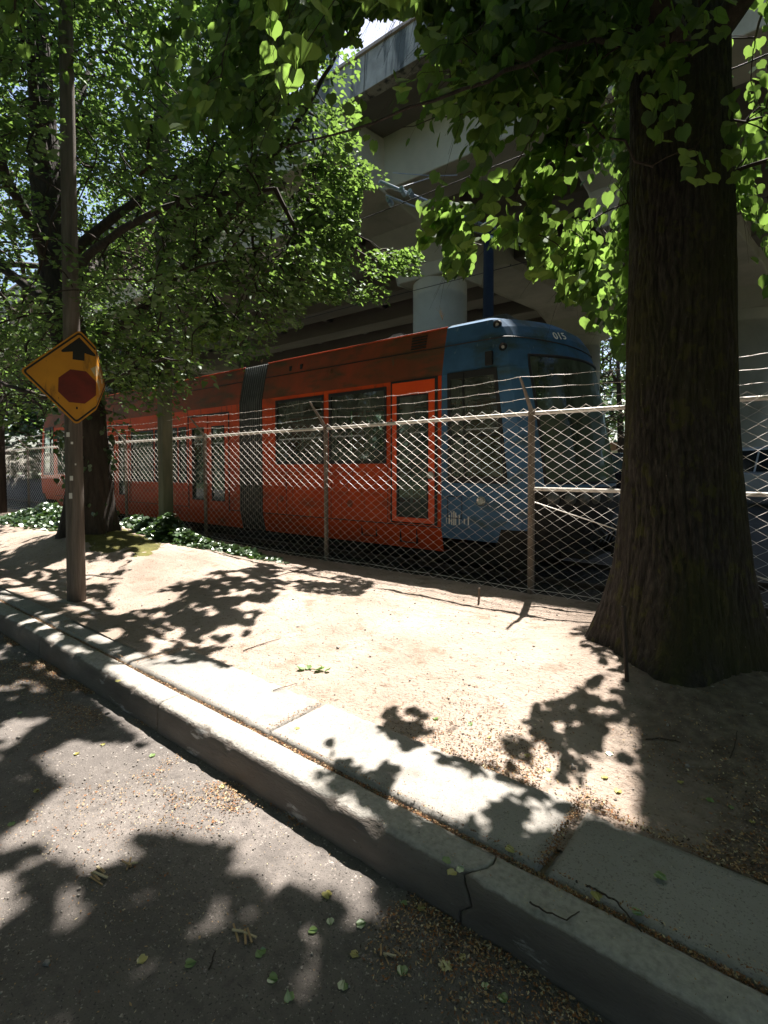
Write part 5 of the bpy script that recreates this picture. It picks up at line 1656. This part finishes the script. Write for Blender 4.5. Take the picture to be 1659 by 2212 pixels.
# far-off wood round the horizon; unseen rear part added to block low sky
n = 30000
a = RNG.uniform(-3.14, 3.14, n); R_ = RNG.uniform(62, 78, n)
P = np.stack([R_ * np.sin(a), R_ * np.cos(a), RNG.uniform(0, 1, n) ** .8 * (9 + 5 * vnoise(a * 9, a * 0, seed=5))], -1)
v, lo, stt, tot, *_ = leaf_batch(P, RNG.normal(0, .6, (n, 3)) + np.array([0, -.3, .6]), RNG.normal(0, 1, (n, 3)), RNG.uniform(.7, 1.5, n), 'far')
fw = np_mesh('distant_woods', v, lo, stt, tot, [M['leaf_far']]); tag(fw, 'dark distant woods beyond the yard, with an unseen rear part added to block sky', 'woods', kind='stuff')

# ================================================================== IVY BED
def ivy_bed(name, label, c, rad, n, hh, seed):
    rng = np.random.default_rng(seed)
    u = rng.normal(0, .5, (n, 2)); u = u[np.linalg.norm(u, axis=1) < 1.15]
    x = c[0] + u[:, 0] * rad[0]; y = c[1] + u[:, 1] * rad[1]
    hgt = hh * np.clip(1.1 - np.linalg.norm(u, axis=1), .1, 1) * (.5 + vnoise(x * 3, y * 3, seed=seed))
    z = gz(x, y) + rng.uniform(.02, 1, len(x)) ** .6 * hgt
    P = np.stack([x, y, z], -1)
    N = rng.normal(0, .38, P.shape) + np.array([0, -.1, .9]); T = rng.normal(0, 1, P.shape) + np.array([0, 0, -.3])
    v, lo, stt, tot, *_ = leaf_batch(P, N, T, rng.uniform(.045, .095, len(x)), 'heart')
    o = np_mesh(name, v, lo, stt, tot, [M['ivy']])
    tag(o, label, 'ivy', kind='stuff')
ivy_bed('ivy_bed', 'glossy sunlit ivy growing round the foot of the square post', (-8.3, 4.55), (1.15, .36), 2600, .34, 5)
ivy_bed('ivy_bed', 'low ivy strip creeping along the fence toward the nearer posts', (-6.9, 4.66), (1.3, .17), 900, .12, 6)
ivy_bed('ivy_bed', 'wide bright ivy patch at the far left in front of the fence', (-13.2, 4.4), (2.6, .75), 4200, .38, 7)
ivy_bed('ivy_bed', 'ivy between the left tree trunk and the fence', (-9.9, 4.75), (.9, .4), 1300, .34, 8)

# ================================================================== CARS
def make_car(name, label, loc, rz, paint, L=4.5, W=1.78, H=1.5, wagon=True):
    t = thing(name, label, 'car', loc); t.rotation_euler = (0, 0, rz)
    def b(nm, mb, m, par, smooth=False, bevel=0.0):
        me = bpy.data.meshes.new(nm); me.from_pydata(mb.v, [], mb.f); me.materials.append(m)
        if smooth: me.polygons.foreach_set('use_smooth', [True] * len(me.polygons))
        o = bpy.data.objects.new(nm, me); COL.objects.link(o); o.parent = par
        if bevel:
            q = o.modifiers.new('bevel', 'BEVEL'); q.width = bevel; q.segments = 3; q.limit_method = 'ANGLE'; q.angle_limit = math.radians(20)
        return o
    # +x is the front
    prof = [(-L / 2, .35), (-L / 2 - .02, .70), (-L / 2 + .06, .95), (L / 2 - 1.25, .98), (L / 2 - .55, .90), (L / 2 - .06, .74), (L / 2, .48), (L / 2 - .05, .28), (L / 2 - .5, .25)]
    low = [(-L / 2 + .35, .25)]
    P = prof + low
    mb = MB()
    w = W / 2
    secs = [(-w, .86), (-w + .04, 1.0), (w - .04, 1.0), (w, .86)]
    n = len(P); vs = []
    for (yy, sc2) in ((-w, .97), (-w + .05, 1.0), (w - .05, 1.0), (w, .97)):
        for (x, z) in P: vs.append((x * sc2, yy, .25 + (z - .25) * (1 if sc2 == 1 else .985)))
    fs = [tuple(range(n)), tuple(reversed(range(3 * n, 4 * n)))]
    for k in range(3):
        fs += [(k * n + i, k * n + n + i, k * n + n + (i + 1) % n, k * n + (i + 1) % n) for i in range(n)]
    mb.add(vs, fs)
    body = b('body', mb, paint, t, bevel=.03)
    back = -L / 2 + (.12 if wagon else .7)
    cab = [(back, .95), (back + .22, H - .06), (back + .6, H), (L / 2 - 2.2, H), (L / 2 - 1.9, H - .05), (L / 2 - 1.15, .97)]
    mb = MB(); vs = []
    for s_ in (-1, 1):
        for (x, z) in cab: vs.append((x, s_ * (w - .06 - .16 * (z - .95) / (H - .95)), z))
    m2 = len(cab)
    fs = [tuple(range(m2)), tuple(reversed(range(m2, 2 * m2)))] + [(i, i + m2, (i + 1) % m2 + m2, (i + 1) % m2) for i in range(m2)]
    mb.add(vs, fs)
    b('roof', mb, paint, t, bevel=.04)
    def yy(z): return w - .06 - .16 * (z - .95) / (H - .95) + .006
    for s_ in (-1, 1):
        for (x0, x1, x2, x3) in ((back + .30, L / 2 - 2.55, L / 2 - 2.55, back + .40), (L / 2 - 2.47, L / 2 - 1.42, L / 2 - 1.92, L / 2 - 2.47)):
            mb = MB(); z0, z1 = 1.0, H - .10
            mb.add([(x0, s_ * yy(z0), z0), (x1, s_ * yy(z0), z0), (x2, s_ * yy(z1), z1), (x3, s_ * yy(z1), z1)], [(0, 1, 2, 3)])
            b('window', mb, M['car_glass'], t)
        mb = MB(); mb.box(L / 2 - 1.55, L / 2 - 1.38, s_ * (w + .0) - .1, s_ * (w + .0) + .1, .98, 1.10); b('wing_mirror', mb, M['rubber'], t, bevel=.02)
        mb = MB(); mb.box(L / 2 - .35, L / 2 - .01, s_ * (w - .28) - .18, s_ * (w - .28) + .18, .62, .76); b('headlight', mb, M['light_glass'], t, bevel=.03)
        for x in (-L / 2 + .85, L / 2 - .85):
            mb = MB(); mb.lathe((x, s_ * (w - .1), .32), [(.18, -.11), (.31, -.11), (.33, -.07), (.33, .07), (.31, .11), (.18, .11)], 24, axis='y')
            wh = b('wheel', mb, M['tyre'], t)
            mb = MB(); mb.lathe((x, s_ * (w - .1), .32), [(.0, -.10), (.10, -.112), (.20, -.10), (.20, .10), (.10, .112), (.0, .10)], 14, axis='y')
            b('rim', mb, M['chrome'], wh)
    mb = MB(); mb.add([(L / 2 - 1.17, -w + .12, 1.0), (L / 2 - 1.17, w - .12, 1.0), (L / 2 - 1.86, w - .24, H - .06), (L / 2 - 1.86, -w + .24, H - .06)], [(0, 1, 2, 3)])
    mb.v = [(x + .02, y, z + .015) for x, y, z in mb.v]
    b('windscreen', mb, M['car_glass'], t)
    mb = MB(); mb.box(L / 2 - .03, L / 2 + .015, -.45, .45, .45, .68); b('grille', mb, M['rubber'], t)
    mb = MB(); mb.box(L / 2 + .0, L / 2 + .02, -.26, .26, .40, .50); b('number_plate', mb, M['white_paint'], t)
    return t
c1 = px_ground(1600, 1105, .10)
make_car('parked_car', 'silver hatchback parked under the overpass, right of the big trunk', (-.05, 18.3, .57), math.radians(-52), M['car_silver'], H=1.72)
make_car('parked_car', 'dark car parked under the overpass between the tram nose and the big trunk', (-3.9, 16.6, .57), math.radians(-15), M['car_dark'], H=1.55)
make_car('parked_car', 'dark car parked at the back of the yard before the white wall', (-7.0, 24.0, .59), math.radians(10), M['car_dark'], H=1.5)

# building far behind
bd = thing('low_building', 'low white and brick-red building beyond the yard, right of the tram nose', 'building', (-12, 46, -.1))
mb = MB(); mb.box(-22, -2, 46, 54, -.1, 3.2); build('wall', mb, M['wall_white'], bd)
mb = MB(); mb.box(-22.3, -1.7, 45.7, 54.3, 3.2, 3.9); build('roof', mb, M['wall_brown'], bd)
for k in range(6):
    mb = MB(); mb.box(-20 + k * 3.2, -18.4 + k * 3.2, 45.93, 46.02, .9, 2.3); build('window', mb, M['wall_brown'], bd)
# barrier wall along the far side of the yard (left)
mb = MB(); mb.box(-60, -14, 31.8, 32.1, .08, 1.4)
tag(build('barrier_wall', mb, M['soffit'], bevel=.03), 'low grey concrete barrier along the far side of the yard', 'wall')

# ================================================================== LITTER
def scatter(name, x, y, size, mats, probs, seed, label=None, cat=None, lift=.004, flat=.6, aspect=2.2, kind='flake'):
    rng = np.random.default_rng(seed)
    n = len(x)
    z = ground_h(x, y) + lift + rng.uniform(0, .006, n)
    P = np.stack([x, y, z], -1)
    N = rng.normal(0, flat, (n, 3)) * .6 + np.array([0, 0, 1.0]); T = rng.normal(0, 1, (n, 3)); T[:, 2] *= .15
    N = unit(N); T = unit(T - N * np.sum(T * N, 1, keepdims=True)); B = np.cross(T, N)
    S = size * rng.uniform(.35, 1.5, n)
    w = S / aspect * rng.uniform(.5, 1.5, n)
    c = rng.uniform(-.4, .4, n)
    V = np.zeros((n, 4, 3))
    V[:, 0] = P - T * (S / 2)[:, None]; V[:, 1] = P + B * (w / 2)[:, None] + T * (c * S)[:, None] * .5 + N * (S * .15 * rng.uniform(0, 1, n))[:, None]
    V[:, 2] = P + T * (S / 2)[:, None] + N * (S * .2 * rng.uniform(0, 1, n))[:, None]; V[:, 3] = P - B * (w / 2)[:, None]
    mi = rng.choice(len(mats), n, p=probs)
    o = np_mesh(name, V.reshape(-1, 3), np.arange(n * 4), np.arange(n) * 4, np.full(n, 4), mats, None, mi)
    tag(o, label, cat, kind='stuff')
    return o
LM = [M['litter1'], M['litter2'], M['litter3'], M['litter4'], M['litter5']]
rng = np.random.default_rng(3)
# road: thick along the kerb, drifting into patches
x = rng.uniform(-8, 1.2, 90000); y = 1.57 - rng.exponential(.28, 90000)
dn = fbm(x * 2.2, y * 3, seed=91, oct=3)
k = (rng.uniform(0, 1, len(x)) < sstep(.47, .64, dn) * (.25 + np.exp(-(1.57 - y) / .18)))
x, y = x[k][:26000], y[k][:26000]
scatter('leaf_litter', x, y, .011, LM, [.34, .30, .20, .10, .06], 1, 'drifts of tan and rust-brown leaf litter on the asphalt along the kerb', 'litter')
x = rng.uniform(-7, 1.5, 16000); y = rng.uniform(-.9, 1.55, 16000); k = (vnoise(x * 3, y * 3, seed=92) > .35)
scatter('asphalt_crumbs', x[k], y[k], .006, LM, [.30, .15, .08, .42, .05], 2, 'fine pale crumbs and seed husks scattered over the asphalt', 'litter')
# joint between kerb and slabs and between slabs
x = rng.uniform(-9, 1.6, 24000); y = 1.765 + rng.normal(0, .011, 24000)
k = rng.uniform(0, 1, len(x)) < .35 + .65 * sstep(-3, 0, x) * (vnoise(x * 5, y * 0, seed=93) * .6 + .5)
x = x[k]; y = y[k]
for jx in SXJ[9:16]:
    m_ = 900 if jx > -1.5 else 250
    x = np.concatenate([x, jx + rng.normal(0, .012, m_)]); y = np.concatenate([y, rng.uniform(1.78, 2.23, m_)])
scatter('joint_litter', x, y, .010, LM, [.26, .38, .24, .04, .08], 3, 'rust-brown leaf crumbs packed in the joints between kerb and slabs', 'litter', lift=.006)
x = rng.uniform(-4.5, 1.8, 46000); y = 2.2 + rng.exponential(.35, 46000)
k = (rng.uniform(0, 1, len(x)) < sstep(.45, .62, fbm(x * 2.4, y * 2.4, seed=94)) * sstep(-2.2, -.4, x) + .03) & (y < 4.6)
x = x[k][:16000]; y = y[k][:16000]
scatter('dirt_litter', x, y, .012, LM, [.30, .34, .16, .08, .12], 4, 'brown leaf litter on the shaded dirt round the big trunk', 'litter')
x = rng.uniform(-10, 1.5, 16000); y = rng.uniform(2.15, 5.0, 16000)
scatter('dirt_crumbs', x, y, .007, LM, [.35, .20, .05, .32, .08], 5, 'tiny twigs and crumbs all over the bare dirt', 'litter', aspect=3.5)
x = rng.uniform(-6, 1.4, 5000); y = rng.uniform(1.6, 2.2, 5000)
scatter('pavement_crumbs', x, y, .005, LM, [.28, .2, .1, .32, .1], 6, 'small crumbs and husks on the kerb and slabs', 'litter')
# pebbles
def pebbles(name, x, y, size, label, seed):
    rng = np.random.default_rng(seed)
    n = len(x); O = np.array([(1, 0, 0), (-1, 0, 0), (0, 1, 0), (0, -1, 0), (0, 0, 1), (0, 0, -1)], float)
    F = [(0, 2, 4), (2, 1, 4), (1, 3, 4), (3, 0, 4), (2, 0, 5), (1, 2, 5), (3, 1, 5), (0, 3, 5)]
    S = size * rng.lognormal(0, .5, n)
    P = np.stack([x, y, ground_h(x, y) + S * .25], -1)
    V = P[:, None, :] + O[None] * S[:, None, None] * rng.uniform(.5, 1.1, (n, 6, 1)) * np.array([1, 1, .7])
    V += rng.normal(0, .15, V.shape) * S[:, None, None]
    fl = np.array(F).ravel(); lo = (np.arange(n)[:, None] * 6 + fl[None]).ravel()
    o = np_mesh(name, V.reshape(-1, 3), lo, np.arange(n * 8) * 3, np.full(n * 8, 3), [M['pebble']])
    tag(o, label, 'pebbles', kind='stuff')
pebbles('pebbles', rng.uniform(-9, 1.5, 2600), rng.uniform(2.2, 4.9, 2600), .0045, 'small stones strewn over the bare dirt verge', 11)
pebbles('road_grit', rng.uniform(-6, 1.2, 14000), rng.uniform(-.9, 1.5, 14000), .0026, 'fine grit on the asphalt', 12)

# fallen leaves, each its own thing
fm_ = []
for q in range(4):
    V = [(a * random.uniform(.85, 1.1), b, c * random.uniform(-1.5, 1.5) + random.uniform(-.15, .15) * b) for a, b, c in np.vstack([HEART_L, (HEART_L * np.array([-1, 1, 1]))[1:HN - 1]])]
    for mn in ('fallen', 'fallen_yellow'):
        me = bpy.data.meshes.new('fallen_leaf'); me.from_pydata(V, [], [list(range(HN)), [0, HN - 1] + list(range(2 * HN - 3, HN - 1, -1))]); me.materials.append(M[mn]); me.update(); fm_.append((mn, me))
FL = [(36, 1548, 0), (210, 1620, 1), (250, 1510, 1), (323, 1640, 0), (60, 1722, 1), (10, 1800, 0), (150, 1640, 1), (475, 1710, 1), (640, 1580, 1), (770, 2025, 0), (710, 2010, 0), (757, 2090, 1), (870, 2120, 0), (1140, 1645, 1), (975, 1880, 0), (1000, 1905, 0), (1315, 1690, 1), (1345, 1720, 1), (1190, 1672, 1),
      (880, 1975, 0), (905, 1985, 1), (665, 2035, 0), (1295, 1955, 1), (1380, 2005, 0), (1430, 1910, 0), (1330, 1640, 0), (1590, 1760, 0), (1640, 1790, 1), (985, 1955, 1), (1090, 2185, 0), (1055, 2160, 0), (970, 2130, 1), (1010, 2100, 1), (1015, 1570, 0), (1060, 1600, 1), (940, 1560, 0), (1100, 1850, 1), (560, 2095, 0), (390, 2115, 0), (300, 2095, 1), (575, 2145, 0), (735, 2172, 0), (620, 2200, 0), (1480, 1700, 1), (1540, 1740, 0), (700, 1950, 1)]
for (a, b, yl) in FL:
    p = ground_at(a, b)
    z = p.z + .004
    mn, me = random.choice([f for f in fm_ if f[0] == ('fallen_yellow' if yl else 'fallen')])
    o = bpy.data.objects.new('fallen_leaf', me); COL.objects.link(o)
    o.location = (p.x, p.y, z); s_ = random.uniform(.022, .036) * (1 if p.y < 2.3 else .9); o.scale = (s_, s_, s_)
    o.rotation_euler = (random.uniform(-.15, .15), random.uniform(-.15, .15), random.uniform(0, 6.28))
    tag(o, 'small fallen yellowish leaf lying on the ground' if yl else 'small fallen green leaf lying on the ground', 'leaf', 'fallen yellowish leaves' if yl else 'fallen green leaves')
# green sprig on the dirt
sp = ground_at(668, 1455)
t = thing('green_sprig', 'fresh green leafy sprig lying on the sunlit dirt', 'sprig', (sp.x, sp.y, sp.z))
mb = MB(); mb.tube([sp + Vector((-.05, 0, .008)), sp + Vector((.02, .02, .014)), sp + Vector((.11, .05, .010))], .003, 5)
build('stem', mb, M['stem'], t)
for (dx, dy, a, s_) in ((-.06, -.0, 2.5, .055), (-.02, .01, 1.1, .045), (.03, .02, -1.0, .05), (.06, .05, .6, .04), (.10, .05, -.4, .04)):
    o = bpy.data.objects.new('leaf', fm_[0][1]); COL.objects.link(o); o.parent = t; o.location = (dx, dy, .014); o.scale = (s_,) * 3; o.rotation_euler = (.2, -.2, a)
# fallen sticks
def stick(pts_px, r, label, nm='fallen_twig', gzv=None):
    P = []
    for (a, b) in pts_px:
        p = ground_at(a, b)
        z = p.z + r + .002
        P.append(Vector((p.x, p.y, z)))
    out = []
    for i in range(len(P) - 1):
        for k in range(5):
            q = P[i].lerp(P[i + 1], k / 5); out.append(q + Vector((random.gauss(0, r * .5), random.gauss(0, r * .5), random.uniform(0, r))))
    out.append(P[-1])
    mb = MB(); mb.tube(out, [r * (1 - .5 * i / len(out)) for i in range(len(out))], 6)
    tag(build(nm, mb, M['twig']), label, 'twig')
stick([(1272, 1946), (1300, 1952), (1345, 1985), (1400, 2045)], .0042, 'long curved dark twig lying across the near paving slab')
stick([(1150, 1975), (1190, 2000), (1235, 2018), (1262, 1998)], .0032, 'curved dark twig on the kerb top beside the brown joint')
stick([(1402, 1610), (1440, 1608), (1480, 1616)], .004, 'thin twig on the shaded dirt before the big trunk')
stick([(522, 1412), (560, 1398), (602, 1385)], .004, 'pale twig lying on the sunlit dirt behind the pavement')
stick([(588, 1499), (612, 1492), (640, 1484)], .003, 'short thin twig at the sunlit edge of the pavement')
stick([(442, 2130), (450, 2105), (455, 2085)], .003, 'short straight twig on the dark asphalt near the bottom')
stick([(1590, 1650), (1600, 1620), (1604, 1590)], .003, 'thin upright-looking twig on the dirt at the right')
# wood chips on the road
for (a, b, s_, lab) in ((200, 1915, 1.2, 'cluster of broken pale bark pieces on the shaded asphalt, leftmost of the three'), (268, 1888, .9, 'broken bark piece lying in the patch of sun, middle of the asphalt'), (520, 2048, 1.1, 'pale bark pieces lying on the dark asphalt near the kerb'), (840, 2090, .7, 'dark bark piece at the foot of the kerb')):
    p = ground_at(a, b)
    t = thing('bark_chips', lab, 'bark', (p.x, p.y, .004))
    for k in range(5):
        mb = MB(); l = random.uniform(.025, .07) * s_; w_ = random.uniform(.004, .010) * s_
        an = random.uniform(-.6, .6) + (.4 if k % 2 else -.3)
        c = Vector((p.x + random.uniform(-.03, .03), p.y + random.uniform(-.02, .02), .006 + k * .003))
        mb.box(c.x - l / 2, c.x + l / 2, c.y - w_ / 2, c.y + w_ / 2, c.z - .002, c.z + .002, rot=Matrix.Rotation(an, 3, 'Z') @ Matrix.Rotation(random.uniform(-.15, .15), 3, 'Y'))
        build('chip', mb, M['litter4'] if k % 2 else M['litter1'], t)
# pale stone at the pole foot
p = ground_at(153, 1288)
mb = MB(); mb.lathe((p.x, p.y, .20), [(.0, .0), (.05, .01), (.06, .04), (.045, .08), (.015, .10), (0, .10)], 10)
tag(build('pale_stone', mb, M['litter4'], smooth=True), 'pale yellowish stone at the foot of the round pole', 'stone')

# dry weeds growing on the tram roof
for (px_, py_, h_, lab) in ((955, 690, .16, 'dry weed sprouting from the tram roof in front of the round column'), (566, 782, .07, 'tiny dry weed on the roof edge by the bellows')):
    b_ = px_plane(px_, py_ + 4, 6.35)
    mb = MB()
    for k in range(7):
        a = random.uniform(0, 6.28); l = h_ * random.uniform(.5, 1.1)
        p1 = b_ + Vector((math.cos(a) * l * .2, math.sin(a) * l * .2, l * .6)); p2 = p1 + Vector((math.cos(a) * l * .35, math.sin(a) * l * .35, l * .4))
        mb.tube([b_, p1, p2], [.003, .002, .001], 4)
        for s_ in range(4):
            c = p1.lerp(p2, s_ / 3); d = Vector((random.gauss(0, 1), random.gauss(0, 1), random.gauss(0, .6))).normalized() * .018
            mb.add([c, c + d, c + d * .6 + Vector((0, 0, .012))], [(0, 1, 2)])
    tag(build('roof_weed', mb, M['litter1']), lab, 'weed')
